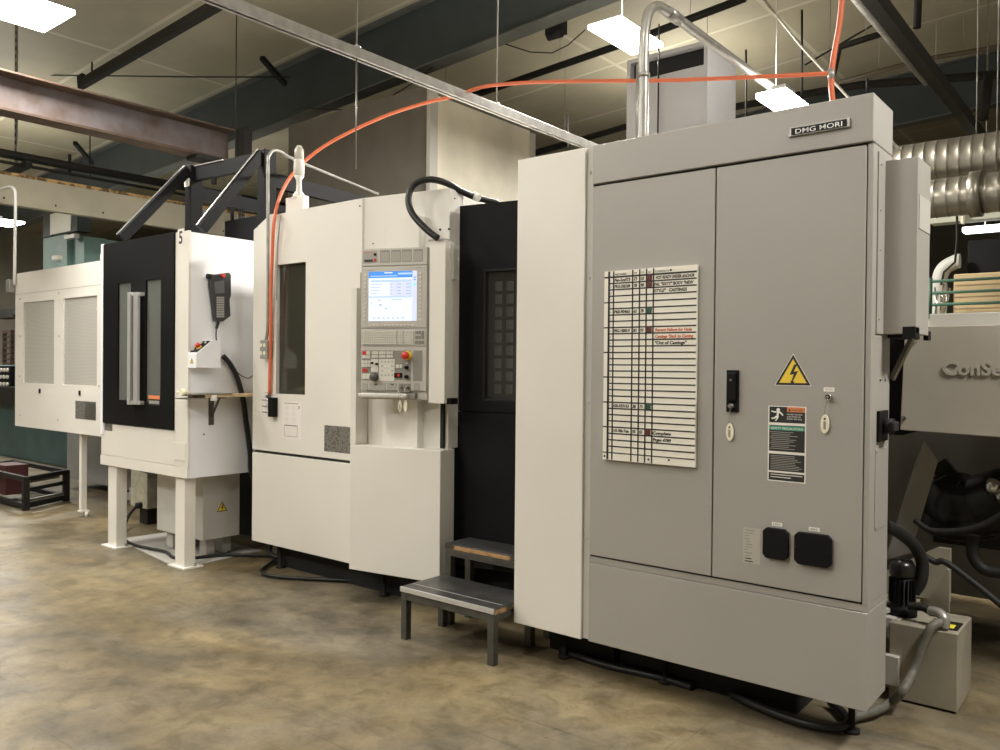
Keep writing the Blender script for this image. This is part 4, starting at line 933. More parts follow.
b = MB(); b.box(at(-30,310,Y=6.2).x, at(13,310,Y=6.2).x, 6.2, 6.9, at(5,315,Y=6.2).z, at(5,309,Y=6.2).z); b.box(at(-30,310,Y=6.2).x, at(13,310,Y=6.2).x, 6.15, 6.2, at(5,318,Y=6.2).z, at(5,315.5,Y=6.2).z, m=paper); b.mats=[darksteel, paper]
o = b.build('wall_shelf', darksteel); tag(o, 'dark shelf with white edge beyond the pallet magazine, at the left edge', 'shelf')
# steel cart
ct = thing('steel_cart', 'low dark steel frame cart on the floor at the left edge', 'cart', (-10.3, 4.2, 0))
A = Vector((-9.56, 3.70, 0)); ux = Vector((-1.5, .0, 0)); vy = Vector((-.3, .55, 0))
def cc_(u, v, z): p = A+ux*u+vy*v; return (p.x, p.y, z)
for u, v in ((0,0),(1,0),(0,1),(1,1)): b = MB(); b.bar(cc_(u,v,0), cc_(u,v,.36), .06, .06, upv=(0,1,0)); b.build('leg', darksteel, ct)
b = MB()
for z in (.34, .05):
    for a, c in (((0,0),(1,0)),((0,1),(1,1)),((0,0),(0,1)),((1,0),(1,1))): b.bar(cc_(*a,z), cc_(*c,z), .05, .05)
b.bar(cc_(0,0,.22), cc_(0,1,.22), .03, .04); b.build('frame', darksteel, ct)
b = MB(); b.bar(cc_(.0,.1,.10), cc_(0,.9,.10), .04, .03); b.bar(cc_(.0,.1,.30), cc_(0,.8,.30), .03, .02); b.build('rail', steel, ct)
b = MB(); p = Vector(cc_(.45,.1,.08)); b.box(p.x-.35, p.x, p.y, p.y+.25, .08, .42, .01); o = b.build('red_bin', mat('dark_red', (.07,.02,.02), .6)); tag(o, 'dark red bin standing in the low steel cart', 'bin')
# teal column / hoist head
hc = thing('hoist_column', 'teal equipment column with bright white panel rising behind the pallet magazine', 'column', (-12, 6, 0))
Yh = 7.5
def h_(px, py): return at(px, py, Y=Yh)
b = MB(); b.box(h_(43,250).x, h_(67,250).x, Yh, Yh+.8, 0, h_(55,236).z, .01); b.build('cabinet', teal2, hc)
b = MB(); b.box(h_(67.5,250).x, h_(79,250).x, Yh+.1, Yh+.8, 0, h_(70,238).z, .01); b.build('side_cabinet', teal2, hc)
b = MB(); b.box(h_(42,240).x, h_(50,240).x, Yh+.02, Yh+.3, h_(50,236).z, h_(50,205).z); b.box(h_(70,240).x, h_(76,240).x, Yh+.02, Yh+.3, h_(50,236).z, h_(50,205).z); b.build('post', rafterm, hc)
b = MB(); b.box(h_(50,240).x, h_(70,240).x, Yh+.0, Yh+.1, h_(55,234).z, h_(55,213).z); b.build('white_panel', mat('bright_panel', (.85,.85,.8), .5), hc)
b = MB(); b.box(h_(69,240).x, h_(79.5,240).x, Yh-.1, Yh, h_(74,239.5).z, h_(74,235).z, .01); b.build('junction_box', ltgrey, hc)
b = MB(); p = h_(60,258); b.cyl(p-Vector((.15,.06,0)), p+Vector((.1,.06,0)), .06); b.build('handle', paper, hc)
# far partition walls
b = MB(); b.box(-25.9, -19, 11.5, 11.7, 0, 4.6); struct('wall_partition', b, mat('partition_grey', (.3,.29,.25), .7, var=.1))
b = MB(); b.box(-19, -9.5, 12.5, 12.7, 0, 4.5); struct('wall_tan_partition', b, wallt)
b = MB()
for k in range(6): x = -25+1.1*k; b.box(x, x+.03, 11.47, 11.5, 0, 4.6)
struct('trim_8', b, darksteel)
# red/black sprinkler nozzle + far lamp
# I-beam (crane runway)
ib = thing('crane_beam', 'rusty steel I-beam of the crane runway hanging at upper left', 'beam', (-8.3, 3.5, 3.9))
XI = -8.3; y0, y1 = 1.0, 5.44; zt_, zb_ = 4.29, 3.93
b = MB(); b.box(XI-.17, XI-.155, y0, y1, zb_+.01, zt_-.01); b.build('web', rust, ib)
b = MB(); b.box(XI-.156, XI-.15, y0, y1, zb_+.01, zb_+.05); lab(b.build('rust_streak', rusto, ib), 'orange rust along the foot of the web')
b = MB(); b.box(XI-.24, XI-.0, y0, y1, zt_-.02, zt_, .002); lab(b.build('flange', rustd, ib), 'dark brown top flange')
b = MB(); b.box(XI-.24, XI-.0, y0, y1, zb_-.015, zb_+.01, .002); b.box(XI-.14, XI-.01, y0, y1, zb_+.0105, zb_+.013, m=rusto); b.mats = [rustd, rusto]; lab(b.build('flange', rustd, ib), 'bottom flange with orange rust')
b = MB(); b.box(XI-.05, XI+.12, y1+.03, y1+.13, zb_-.15, zt_+.02); b.box(XI-.2, XI+.05, y1-.5, y1-.2, zb_-.06, zb_-.016); b.cyl((XI-.05,y1-.25,zb_-.02), (XI-.05,y1-.25,zb_-.3), .03); b.build('end_bracket', darksteel, ib)
# perforated strut
pst = thing('perforated_strut', 'perforated steel strut hanging from the roof behind the rusty beam', 'strut', (-11, 4.2, 4))
Ys = 4.3
pt = at(16,38,Y=Ys); pbm = at(16,166,Y=Ys)
b = MB(); b.box(pt.x-.04, pt.x+.04, Ys, Ys+.012, pbm.z, roofz(pt.x)-.005)
b.build('strip', steel, pst)
b = MB()
k = 0; z = pbm.z+.1
while z < roofz(pt.x)-.1: b.box(pt.x-.012, pt.x+.012, Ys-.003, Ys, z-.022, z+.022); z += .1
b.build('slots', blackm, pst)
b = MB(); b.bar(at(3,176,Y=Ys), at(29,164,Y=Ys), .08, .08); b.build('foot_bar', darksteel, pst)
# beige girder along Y with split lumber on top
XG = -11.0
b = MB(); b.box(XG-.12, XG, 1.0, 9.0, 3.53, 3.885, .004); o = b.build('beige_girder', girder); tag(o, 'long plain beige girder at the left, beneath the rusty crane beam', 'beam')
b = MB(); 
for k in range(9): z = 3.56; b.cyl((XG, 4.0+.6*k, 3.6), (XG+.006, 4.0+.6*k, 3.6), .012)
b.build('rivets', darksteel, o)
b = MB(); b.box(XG-.12, XG-.01, 1.0, 9, 3.888, 3.93)
o = b.build('timber_plank', lumber); tag(o, 'splintered timber plank lying along the top of the beige girder', 'plank')
b = MB(); b.cyl((XG-.3, 1, 4.2), (XG-.3, 9, 4.22), .055); b.cyl((XG-.2, 1, 4.08), (XG-.2, 9, 4.08), .02)
b.cyl((XG-.3,4.9,4.1),(XG-.3,4.9,4.36),.02, m=galv); b.mats=[darksteel, galv]
o = b.build('sprinkler_pipe', darksteel); tag(o, 'dark sprinkler pipe running just above the beige girder', 'pipe')
b = MB(); b.bar(at(75,143,Y=5.2), at(92,163,Y=5.9), .05, .05); b.cyl(at(90,108,Y=5.3), at(90,178,Y=5.3), .008); o = b.build('hanger_brace', darksteel); tag(o, 'short dark brace below the sprinkler pipe at upper left', 'brace')

# ================================================================== OVERHEAD: rail, conduit, boxes
rl = thing('strut_rail', 'long silver strut rail hanging on rods above the machining center', 'rail', (-4, 4.4, 3.6))
XRr = -4.04
b = MB(); b.box(XRr-.03, XRr+.03, 1.2, 6.6, 3.60, 3.625, .002); b.box(XRr+.01, XRr+.03, 1.2, 6.6, 3.56, 3.602); b.box(XRr-.03, XRr-.01, 1.2, 6.6, 3.56, 3.602); b.build('rail', galv, rl)
for yy, zt2 in ((3.52, 6.5), (4.94, 6.5)):
    b = MB(); b.cyl((XRr+.0, yy, 3.62), (XRr, yy, roofz(XRr)), .006); b.build('hanger_rod', steel, rl)
    b = MB(); b.box(XRr-.02, XRr+.02, yy-.02, yy+.02, 3.62, 3.645, .003); b.build('rod_clamp', galv, rl)
b = MB(); p = at(356, 181, X=XRr); b.cyl((XRr, 3.52, 3.59), (XRr, 3.52, 2.86), .005); b.build('lower_rod', steel, rl)
# big conduit rising off the cabinet
bc = thing('power_conduit', 'thick galvanised conduit arching up from the top of the electrical cabinet', 'conduit', (-1.97, 3.7, 2.72))
py0 = 3.72; px_ = at(643,135,Y=py0).x; r = .027
zb = 3.36
pts = [(px_, py0, 2.5), (px_, py0, 2.9), (px_, py0, zb-.15), (px_, py0+.01, zb-.03), (px_, py0+.05, zb+.07), (px_, py0+.13, zb+.125), (px_, py0+.24, zb+.14), (px_, py0+.5, zb+.14), (px_, 5.6, zb+.14)]
b = MB(); b.tube(pts, r, 18, smooth=8); b.build('pipe', galv, bc)
for p, q, rr in (((px_, py0+.26, zb+.14), (px_, py0+.38, zb+.14), r*1.18), ((px_, py0, zb-.28), (px_, py0, zb-.26), r*1.2), ((px_,py0,2.728),(px_,py0,2.75), r*1.5)):
    b = MB(); b.cyl(p, q, rr); b.build('coupling', galv, bc)
b = MB(); b.cyl((px_-.042, py0+.03, 2.7), (px_-.042, py0+.03, zb-.2), .017); b.build('side_pipe', galv, bc)
# grey duct box behind
gb = thing('grey_hood', 'grey sheet metal hood standing behind the electrical cabinet', 'hood', (-2.9, 5.8, 2.45))
Yg = 5.5
g1 = at(627,62,Y=Yg); g2 = at(708,38,Y=Yg); zt_ = (g1.z+g2.z)/2
gx0, gx1 = g1.x, g2.x
b = MB(); b.box(gx0, gx1, Yg, Yg+.5, 2.45, zt_-.17, .003); b.box(gx0, gx1, Yg, Yg+.5, zt_-.03, zt_, .002); b.box(gx0, gx0+.03, Yg, Yg+.5, zt_-.17, zt_-.03); b.box(gx1-.03, gx1, Yg, Yg+.5, zt_-.17, zt_-.03); b.build('body', ductg, gb)
b = MB(); b.box(gx0+.03, gx1-.03, Yg+.06, Yg+.45, zt_-.17, zt_-.03); b.build('opening', blackm, gb)
b = MB(); b.cyl((gx0+.28, Yg-.02, 2.6), (gx0+.28, Yg-.02, zt_+.2), .006); b.build('wire', darksteel, gb)
# large enclosure behind middle machine
be = thing('large_enclosure', 'large box-shaped enclosure behind the machining center, shade coloured into front, lamplight into cream side', 'enclosure', (-8.7, 8.5, 0))
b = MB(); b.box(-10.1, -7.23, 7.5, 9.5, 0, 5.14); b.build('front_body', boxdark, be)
b = MB(); b.box(-7.23, -7.2, 7.55, 9.57, 0, 5.03); lab(b.build('cream_side', boxcream, be), 'cream side wall with lamplight in its colour')
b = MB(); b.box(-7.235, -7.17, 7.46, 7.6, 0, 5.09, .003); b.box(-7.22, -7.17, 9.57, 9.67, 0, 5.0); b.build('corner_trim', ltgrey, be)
# pipes X direction under the roof
def hang(o, p, r=.004):
    b = MB(); b.cyl(p, (p[0], p[1], roofz(p[0])), r); b.build('hanger_rod', steel, o)
def pipe(name, pts, r, m, l, c='pipe', n=10):
    b = MB(); b.tube(pts, r, n, smooth=0); o = b.build(name, m); tag(o, l, c)
    if r >= .03:
        for k in range(len(pts)-1): hang(o, (Vector(pts[k])+Vector(pts[k+1]))/2)
    return o
pipe('sprinkler_pipe', [at(405,118,Y=9.8), at(490,90,Y=9.8), at(640,38,Y=9.8), at(745,-2,Y=9.8)], .05, darksteel, 'dark sprinkler pipe crossing under the roof behind the bright middle lamp')
pipe('sprinkler_pipe', [at(510,160,Y=11), at(625,127,Y=11), at(800,95,Y=11), at(860,85,Y=11), at(1020,73,Y=11)], .05, darksteel, 'dark sprinkler pipe rising off the top right corner of the cabinet')
bp_ = pipe('branch_pipe', [at(833,75,Y=8), at(840,47,Y=8), at(893,30,Y=8)], .03, darksteel, 'dark bent branch pipe right of the orange hose')
pipe('roof_wire', [at(760,-5,Y=7), at(800,45,Y=7), at(848,97,Y=7), at(900,150,Y=7)], .012, mat('taut_wire', (.35,.33,.28), .5), 'pale diagonal wire slanting past the orange hose', 'wire', 6)
pipe('roof_wire', [at(805,65,Y=9), at(885,18,Y=9)], .01, darksteel, 'thin dark wire running up to the branch pipe', 'wire', 6)
pipe('roof_cable', [at(840,82,Y=12), at(920,60,Y=12), at(1010,45,Y=12)], .03, mat('brown_cable', (.12,.09,.06), .6), 'thin brown roof line above the pipes at upper right', 'cable', 6)
b = MB(); b.bar(at(866,-12,Z=4.2), at(983,140,Z=4.2), .09, .12); ob2 = b.build('roof_brace', darksteel); tag(ob2, 'heavy dark overhead bar running diagonally at upper right', 'beam')
b = MB(); b.cyl(at(868,-12,Z=4.35)+Vector((-.12,0,0)), at(940,80,Z=4.35)+Vector((-.12,0,0)), .03); b.build('cable', galv, ob2)
b = MB(); b.cyl(at(917,28,Y=7.3), at(919,-20,Y=7.3), .03); o = b.build('hanger', darksteel); tag(o, 'dark vertical hanger beside the heavy overhead bar', 'hanger')
b = MB(); b.cyl(at(989,75,Y=10.5), at(983,120,Y=10.5), .05); o = b.build('hanger', darksteel); tag(o, 'short dark hanger at the right edge above the spiral duct', 'hanger')
for px, y0_, y1_, l in ((802,10,95,'thin threaded rod hanging above the right lamp'), (746,50,125,'thin rod rising behind the conduit near the right lamp'), (568,115,148,'thin rod standing behind the cover panel top'), (867,78,92,'thin rod just above the cabinet corner')):
    b = MB(); b.cyl(at(px,y0_,Y=7.5), at(px,y1_,Y=7.5), .01); o = b.build('hanger_rod', darksteel); tag(o, l, 'rod')
b = MB(); p = at(555,25,Y=8.6); b.box(p.x-.12, p.x+.12, 8.55, 8.7, p.z-.12, p.z+.15); b.cyl(p-Vector((.1,0,.12)), p+Vector((.1,0,-.12)), .06); o = b.build('fire_sprinkler', blackm); tag(o, 'small dark sprinkler fitting on the rafter left of the middle lamp', 'sprinkler')
pipe('roof_cable', [at(278,118,Y=7.6), at(300,108,Y=7.6), at(345,110,Y=7.6), at(380,103,Y=7.6), at(410,85,Y=7.6), at(432,67,Y=7.6)], .008, darksteel, 'thin sagging cable beneath the big roof rafter', 'cable', 6)
pipe('roof_cable', [at(505,44,Y=8.9), at(530,52,Y=8.9), at(552,53,Y=8.9), at(568,45,Y=8.9), at(585,30,Y=8.9)], .008, darksteel, 'thin sagging cable left of the middle lamp', 'cable', 6)

# spiral ducts at right
def duct(name, x0, x1, y, z, r, l, m):
    b = MB(); n = int((x1-x0)/.085); prof = []
    for k in range(n+1):
        x = x0+(x1-x0)*k/n; prof += [(r, x), (r, x+.07), (r+.004, x+.074), (r+.004, x+.08), (r, x+.084)]
    b.lathe([(a, h-x0) for a, h in prof], (x0, y, z), (1,0,0), n=28); o = b.build(name, m); tag(o, l, 'duct'); return o
dm = mat('spiral_duct_metal', (.21,.195,.16), .36, .75, var=.2, scale=4)
Yd = 7.6
zc1 = at(950,158,Y=Yd).z; r1 = .19
sd1 = duct('spiral_duct', -2.4, 3.0, Yd, at(950,162,Y=Yd).z, .19, 'upper of the two large spiral metal ducts at the right edge', dm)
sd2 = duct('spiral_duct', -2.6, 3.0, Yd-.4, at(960,196,Y=Yd-.4).z, .15, 'lower of the two spiral metal ducts at the right edge', dm)
hang(sd1, (-1.2,Yd,sd1.location.z+.18), .005); hang(sd1, (-.2,Yd,sd1.location.z+.18), .005); hang(sd2, (-1.0,Yd-.4,sd2.location.z+.14), .005)
b = MB(); b.cyl((at(975,195,Y=Yd-.4).x-.03, Yd-.4, at(960,196,Y=Yd-.4).z), (at(975,195,Y=Yd-.4).x+.05, Yd-.4, at(960,196,Y=Yd-.4).z), .175, n=28); b.build('joint_ring', dm, sd2)

# mezzanine at right
mz = thing('mezzanine', 'green-railed mezzanine edge behind the right end of the line', 'mezzanine', (0, 9.2, 0))
Ym = 8.5
def m_(px, py): return at(px, py, Y=Ym)
mxl, mxr = m_(925,300).x, 3.5
b = MB(); b.box(mxl, mxr, Ym-.05, Ym+3, m_(950,327).z, m_(950,319).z); b.build('deck', girder, mz)
b = MB(); b.box(mxl, mxr, Ym-.06, Ym-.0, m_(950,318).z, m_(950,313.5).z); lab(b.build('toe_rail', mat('dark_green', (.03,.08,.05), .5), mz), 'dark green toe rail')
for py in (279.5, 291.5, 303.5): b = MB(); z = m_(970,py).z; b.cyl((mxl, Ym, z), (mxr, Ym, z), .014); b.build('rail', mat('dark_green', (.03,.08,.05)), mz)
for px in (930, 1040): b = MB(); x = m_(px,300).x; b.cyl((x, Ym, m_(px,318).z), (x, Ym, m_(px,278).z), .02); b.build('post', mat('dark_green', (.03,.08,.05)), mz)
for px, l in ((1100, ''),): pass
b = MB(); b.box(mxl+.3, 3.4, Ym+2.2, Ym+2.5, 0, m_(950,327).z); b.build('support', darksteel, mz)
b = MB(); x0 = m_(948,300).x; b.box(x0, x0+2.4, Ym+.25, Ym+1.2, m_(950,319).z, at(960,274,Y=Ym+.25).z, .01); o = b.build('plywood_crate', cardb); tag(o, 'wide tan crate standing on the mezzanine behind the green rails', 'crate')
b = MB()
for k in range(1,4): z = m_(950,319).z+.11*k; b.box(x0-.003, x0+2.4, Ym+.245, Ym+.25, z-.004, z+.004)
b.build('seams', mat('crate_seam', (.3,.22,.12), .8), o)
b = MB(); x0 = at(963,250,Y=9.6).x; zc_ = m_(950,319).z; b.box(x0, x0+1.8, 9.85, 10.3, zc_, at(963,241,Y=9.85).z, .01); o = b.build('black_cabinet', black); tag(o, 'black cabinet standing behind the tan crate', 'cabinet')
for k in range(6):
    a = m_(932+1.8*k,316); c = m_(934+2.6*k-(k%2)*6,290-(k%3)*4); b = MB(); b.cyl(Vector((a.x, Ym+.12+.02*k, zc_)), Vector((c.x, Ym+.16+.02*k, c.z)), .009); o = b.build('metal_rod', steel if k % 2 else chrome); tag(o, 'thin metal rod leaning behind the green rails left of the tan crate', 'rod', 'leaning rods on the mezzanine')
b = MB(); b.tube([at(937,330,Y=9.7), at(938,290,Y=9.7), at(943,270,Y=9.7), at(955,262,Y=9.7), at(960,261,Y=9.7)], .075, 16); o = b.build('white_duct', mat('dull_white_duct', (.45,.45,.42), .5)); tag(o, 'pale curved duct above the leaning rods on the mezzanine', 'duct')
pipe('hanging_cord', [at(941,285,Y=9), at(944,272,Y=9), at(955,262,Y=9), at(957,240,Y=9), at(957,215,Y=9)], .012, darksteel, 'black cord hanging over the pale duct on the mezzanine', 'cord', 6)
b = MB(); b.box(at(930,222,Y=10.5).x, 4, 10.5, 10.7, at(960,221,Y=10.5).z, at(960,207,Y=10.5).z); o = b.build('pale_beam', mat('pale_green_beam', (.5,.52,.42), .6)); tag(o, 'pale beam just beneath the spiral ducts', 'beam')
b = MB(); b.box(at(961,220,Y=10.4).x, at(963.5,220,Y=10.4).x, 10.38, 10.46, at(960,224,Y=10.4).z, at(960,206,Y=10.4).z); o = b.build('hanger', cream); tag(o, 'small pale hanger strap on the pale beam', 'hanger')
# ================================================================== RIGHT: chip conveyor, tank, pump
cv = thing('chip_conveyor', 'grey chip conveyor housing embossed ConSep at the right edge', 'conveyor', (-.2, 5.2, 0))
Yv = 4.75; F = FR(0, Yv)
vx0 = u_(903,330)[0]; zt_ = u_(960,325.5)[1]; zb_ = u_(960,434)[1]
xl_t, xl_b = u_(905,327)[0], u_(900,430)[0]
b = MB(F); b.prism([(xl_b, u_(900,430)[1]), (1.2, u_(1000,437)[1]-.05), (1.2, zt_), (xl_t, zt_)], 0, .8, bev=.004); hs = b.build('housing', mat('conveyor_grey', (.42,.39,.34), .45, var=.1), cv)
b = MB(F); b.box(xl_t+.1, 1.2, .08, .9, zt_, u_(960,318)[1]+.03, .004); b.build('top_ledge', ltgrey, cv)
b = MB(F); x, z = u_(943, 374.5); b.text('ConSep', x, z, .07, w=.315, y=0, bold=.003, depth=.010, m=MATS['conveyor_grey']); lab(b.build('embossed_lettering', hs.data.materials[0], hs), 'embossed letters ConSep')
b = MB(F)
for px, py in ((915,341),(904,418)): x, z = u_(px, py); b.cyl((x,0,z), (x,-.012,z), .012)
b.build('bolt', chrome, hs)
b = MB(F); b.box(xl_b-.22, xl_b-.005, .06, .5, u_(900,436)[1], zt_+.05); b.build('end_frame', black, cv)
b = MB(); b.box(-1.55, 1.5, 5.6, 6.3, .25, 1.3); b.build('lower_body', mat('conveyor_body_grey', (.25,.24,.215), .5, var=.2), cv)
# sloped chute plates
c0 = at(924,441,Y=4.95); c1_ = at(907,548,Y=4.95)
b = MB()
def quadslab(b, P4, t, m=None):
    bm = bmesh.new(); n = (P4[1]-P4[0]).cross(P4[3]-P4[0]).normalized()*t
    A = [bm.verts.new(p) for p in P4]; B = [bm.verts.new(p+n) for p in P4]
    bm.faces.new(A); bm.faces.new(B[::-1])
    for i in range(4): bm.faces.new((A[i], B[i], B[(i+1) % 4], A[(i+1) % 4]))
    bmesh.ops.recalc_face_normals(bm, faces=bm.faces[:]); b.merge(bm, m)
quadslab(b, [at(924,440,Y=5.0), at(938,461,Y=5.06), at(911,553,Y=5.06), at(886,560,Y=5.0)], .02); lab(b.build('chute', mat('chute_grey', (.33,.32,.30), .45, var=.2), cv), 'sloping grey chute plate')
b = MB(); b.tube([at(946,494,Y=5.3), at(958,506,Y=5.25), at(980,506,Y=5.25), at(1010,498,Y=5.2), at(1040,492,Y=5.2)], .17, 20, smooth=6); b.sphere(at(958,520,Y=5.28), .17, sc=(1.4,.9,.7), n=24); b.box(at(934,500,Y=5.58).x, 1.4, 5.57, 5.6, at(960,545,Y=5.58).z, at(960,478,Y=5.58).z); b.bar(at(938,463,Y=5.4), at(952,480,Y=5.4), .05, .1); b.build('auger_tube', mat('glossy_black', (.012,.012,.012), .3), cv)
b = MB(); p = at(990,492,Y=4.95); b.cyl(p, p+Vector((.02,-.02,.06)), .03, m=chrome); p = at(1000,500,Y=4.98); b.cyl(p, p+Vector((.02,-.02,.04)), .03, m=chrome); b.build('fitting', chrome, cv)
for k, (pts, r_, l) in enumerate((
    ([at(915,520,Y=4.9), at(930,530,Y=4.88), at(955,531,Y=4.88), at(980,526,Y=4.88), at(1010,510,Y=4.88)], .016, 'grey hose sweeping across below the black auger tube'),
    ([at(974,535,Y=4.95), at(973,555,Y=4.95), at(985,570,Y=4.95), at(1010,573,Y=4.95)], .03, 'thick dark hose looping down at the right edge'),
    ([at(884,525,Y=4.2), at(898,532,Y=4.35), at(914,545,Y=4.45), at(922,562,Y=4.5), at(921,580,Y=4.5), at(914,592,Y=4.5)], .03, 'thick black hose curving over the coolant pump'),
    ([at(920,553,Y=4.7), at(935,562,Y=4.7), at(950,565,Y=4.7), at(1010,612,Y=4.7)], .016, 'black pipe slanting down to the right edge beyond the tank'))):
    b = MB(); b.tube(pts, r_, 12); o = b.build('hose' if k < 3 else 'pipe', mat('dull_rubber', (.018,.018,.018), .6, spec=.3)); tag(o, l, 'hose' if k < 3 else 'pipe')
tk = thing('coolant_tank', 'grey-brown coolant tank with yellow label standing on the floor beside the cabinet', 'tank', (-1.0, 4.5, 0))
b = MB(); b.box(-1.02, -.724, 4.307, 4.66, 0.01, .375, .004); b.box(-1.5, -1.0, 4.42, 4.95, 0.01, .37, .004); b.box(-1.02, -.78, 4.62, 4.95, .01, .3, .004); b.build('body', tankm, tk)
b = MB(); b.box(-.86, -.735, 4.36, 4.5, .376, .379, m=darksteel); b.box(-.83, -.755, 4.375, 4.44, .379, .381, m=ylabel); lab(b.build('yellow_label', ylabel, tk), 'yellow label on dark patch')
b = MB(); b.box(-1.3, -.98, 4.36, 4.46, .28, .38, .003); b.bar((-1.1,4.4,.4), (-1.02,4.55,.41), .09, .02); b.box(-1.06,-.97,4.27,4.31,.08,.22,.002, m=None); b.build('bracket', ltgrey, tk)
b = MB(); quadslab(b, [at(928,605,Y=4.8), at(950,612,Y=4.8), at(950,570,Y=4.8), at(948,568,Y=4.8)], .03); b.prism([(-1.35,.38),(-.86,.38),(-.86,.66),(-.92,.66)], 4.86, 4.9); b.build('sloping_guard', tankm, tk)
pmx = -1.0; pmy = 4.5
pm2 = thing('coolant_pump', 'black finned coolant pump motor standing on the tank next to the cabinet', 'pump', (-1.03, 4.47, .38))
pc = at(902, 600, Y=4.47)
b = MB(); b.lathe([(.07,.38),(.07,.42),(.052,.43),(.052,.57)], (pc.x,4.47,0)); b.build('motor', black, pm2)
b = MB(); b.lathe([(.055,.57),(.06,.58),(.06,.625),(.045,.65),(.001,.655)], (pc.x,4.47,0)); b.build('fan_cover', mat('glossy_black', (.012,.012,.012)), pm2)
b = MB()
for k in range(20): a = 2*math.pi*k/20; d = Vector((math.cos(a), math.sin(a), 0)); c = Vector((pc.x,4.47,.5)); b.bar(c+d*.056-Vector((0,0,.06)), c+d*.056+Vector((0,0,.06)), .004, .012, upv=d)
b.build('cooling_fins', black, pm2)
b = MB(); b.tube([at(908,606,Y=4.38), at(922,607,Y=4.38), at(930,611,Y=4.38)], .02, 12, m=darksteel); b.tube([at(930,611,Y=4.38), at(939,613,Y=4.36), at(944,619,Y=4.34), at(944,627,Y=4.34)], .024, 14, m=galv)
o = b.build('elbow_pipe', galv); tag(o, 'silver pipe elbow on top of the coolant tank', 'pipe')
b = MB(); b.tube([at(941,622,Y=4.33), at(931,628,Y=4.28), at(922,648,Y=4.26), at(913,672,Y=4.22), at(903,690,Y=4.1), at(890,703,Z=.05), at(872,712,Z=.04), at(850,718,Z=.03)], .021, 14); o = b.build('tank_hose', mat('ribbed_hose', (.15,.145,.12), .55, var=.3, scale=20)); tag(o, 'ribbed grey hose running from the tank elbow down to the floor under the cabinet', 'hose')
for pts, l in (([(-1.2,4.0,.03),(-1.08,3.85,.03),(-1.1,3.72,.03),(-1.25,3.69,.03),(-1.45,3.73,.03),(-1.6,3.79,.03)], 'grey hose loop on the floor under the right end of the cabinet'),
               ([(-2.6,3.79,.015),(-2.3,3.76,.015),(-2.0,3.79,.015),(-1.8,3.78,.015)], 'dark hose lying in the shade under the electrical cabinet')):
    b = MB(); b.tube(pts, .02, 12); o = b.build('floor_hose', rubber); tag(o, l, 'hose')
for x, y, p in ((-2.55,3.75,tp),(-1.95,3.78,cab),(-1.05,3.8,cab),(-5.4,3.96,mc),(-4.2,3.95,mc)):
    b = MB(); b.lathe([(.035,0),(.035,.015),(.014,.016),(.014,.21)], (x,y,0)); b.build('leveling_foot', darksteel, p)

# ================================================================== LIGHTS
lampE = em('lamp_glow', (1,.97,.9), 14)
def lamp(x0, x1, y0, y1, z, l, power, up=.3, group='high-bay ceiling lamps'):
    t = thing('ceiling_lamp', l, 'lamp', ((x0+x1)/2, (y0+y1)/2, z), group=group)
    b = MB(); b.box((x0*3+x1)/4, (x0+3*x1)/4, y0+(y1-y0)*.3, y1-(y1-y0)*.3, z+.03, z+.1, .004); b.build('housing', steel, t)
    b = MB(); b.box(x0, x1, y0, y1, z-.012, z+.03, .008); b.build('diffuser', lampE, t)
    xm, ym = (x0+x1)/2, (y0+y1)/2
    b = MB(); b.cyl((xm-.05,ym,z+.1), (xm-.05,ym,roofz(xm)), .004); b.build('hanger_wire', steel, t)
    l2 = bpy.data.lights.new('added_uplight', 'AREA'); l2.shape = 'RECTANGLE'; l2.size = .3; l2.size_y = .5; l2.energy = power*up; l2.color = (1,.96,.87)  # uplight added on every fixture to brighten the ceiling
    lu = bpy.data.objects.new('added_uplight', l2); C.objects.link(lu); lu.parent = t; lu.matrix_parent_inverse = WM[t.name].inverted(); lu.matrix_basis = Matrix.Translation(((x0+x1)/2, (y0+y1)/2, z+.112)) @ Matrix.Rotation(math.pi, 4, 'X')
    ld = bpy.data.lights.new('lamp_light', 'AREA'); ld.shape = 'RECTANGLE'; ld.size = x1-x0; ld.size_y = y1-y0; ld.energy = power; ld.color = (1,.96,.885)
    lo = bpy.data.objects.new('lamp_light', ld); C.objects.link(lo); lo.parent = t; lo.matrix_world = Matrix.Translation((xm, ym, z-.016)); lo.matrix_parent_inverse = WM[t.name].inverted(); lo.matrix_basis = Matrix.Translation((xm, ym, z-.016))
PW = 120
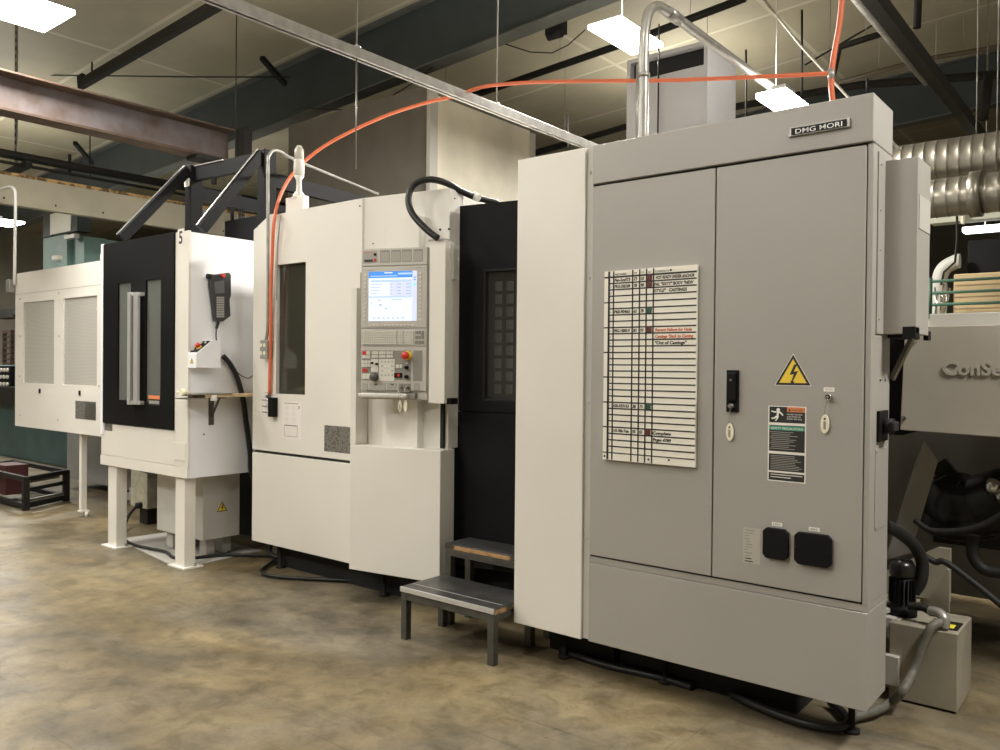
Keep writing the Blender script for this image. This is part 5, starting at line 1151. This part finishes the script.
lamp(-8.2, -7.55, 1.9, 3.32, 4.7, 'brightest ceiling lamp at the top left corner above the rusty beam', PW)
lamp(-4.13, -3.78, 6.35, 7.15, 4.7, 'bright ceiling lamp behind the arching conduit', PW*3.4, up=.08)
lamp(-2.09, -1.89, 5.22, 5.66, 3.37, 'bright lamp hung under the far end of the conduit, just above the cabinet top', PW*.3, up=.15)
for k, (x, y, p, z) in enumerate(((-4.8, .7, .36, 4.7), (-1.5, 1.5, .12, 4.7), (1.6, 3.5, 1.7, 4.7), (-8, -1.6, 1.2, 4.7), (-3.6, -2.5, 1.2, 4.7), (-13, .5, 1, 4.7), (-21, 5, 1.8, 4.7), (-15, 9.6, .9, 3.9), (2.5, 9.5, .6, 4.7), (-6, 12, 1.2, 4.7))):  # unseen lamps added for brightness; two follow the shadow edge and bright right faces
    lamp(x-.3, x+.3, y-.55, y+.55, z, 'unseen ceiling lamp added to match the room brightness', PW*p, up=.3 if z > 4.5 else .02, group='unseen ceiling lamps added for brightness')
p = at(-14, 221, Z=4.0); lamp(p.x-.3, p.x+.3, p.y-.5, p.y+.5, 4.0, 'lit ceiling lamp at the left edge below the beige girder', PW*1.4)
# small far lamps
for (px, py, l) in ((985,229,'small lit lamp at the right edge under the pale beam'),):
    p = at(px, py, Y=11 if px > 500 else 8.5); b = MB(); b.box(p.x-.22, p.x+.22, p.y-.1, p.y+.1, p.z-.03, p.z+.03, .01)
    o = b.build('strip_lamp', em('strip_glow', (1,1,.95), 5)); tag(o, l, 'lamp', 'small far lamps'); b = MB(); b.cyl((p.x,p.y,p.z+.03), (p.x,p.y,roofz(p.x)), .008); b.build('hanger_wire', steel, o)

w = bpy.data.worlds.new('world'); w.use_nodes = True; w.node_tree.nodes['Background'].inputs[0].default_value = (.9,.88,.8,1); w.node_tree.nodes['Background'].inputs[1].default_value = .0
bpy.context.scene.world = w
vs = bpy.context.scene.view_settings
vs.view_transform = 'Standard'; vs.look = 'None'; vs.gamma = 1; vs.use_curve_mapping = False; vs.exposure = 0.2
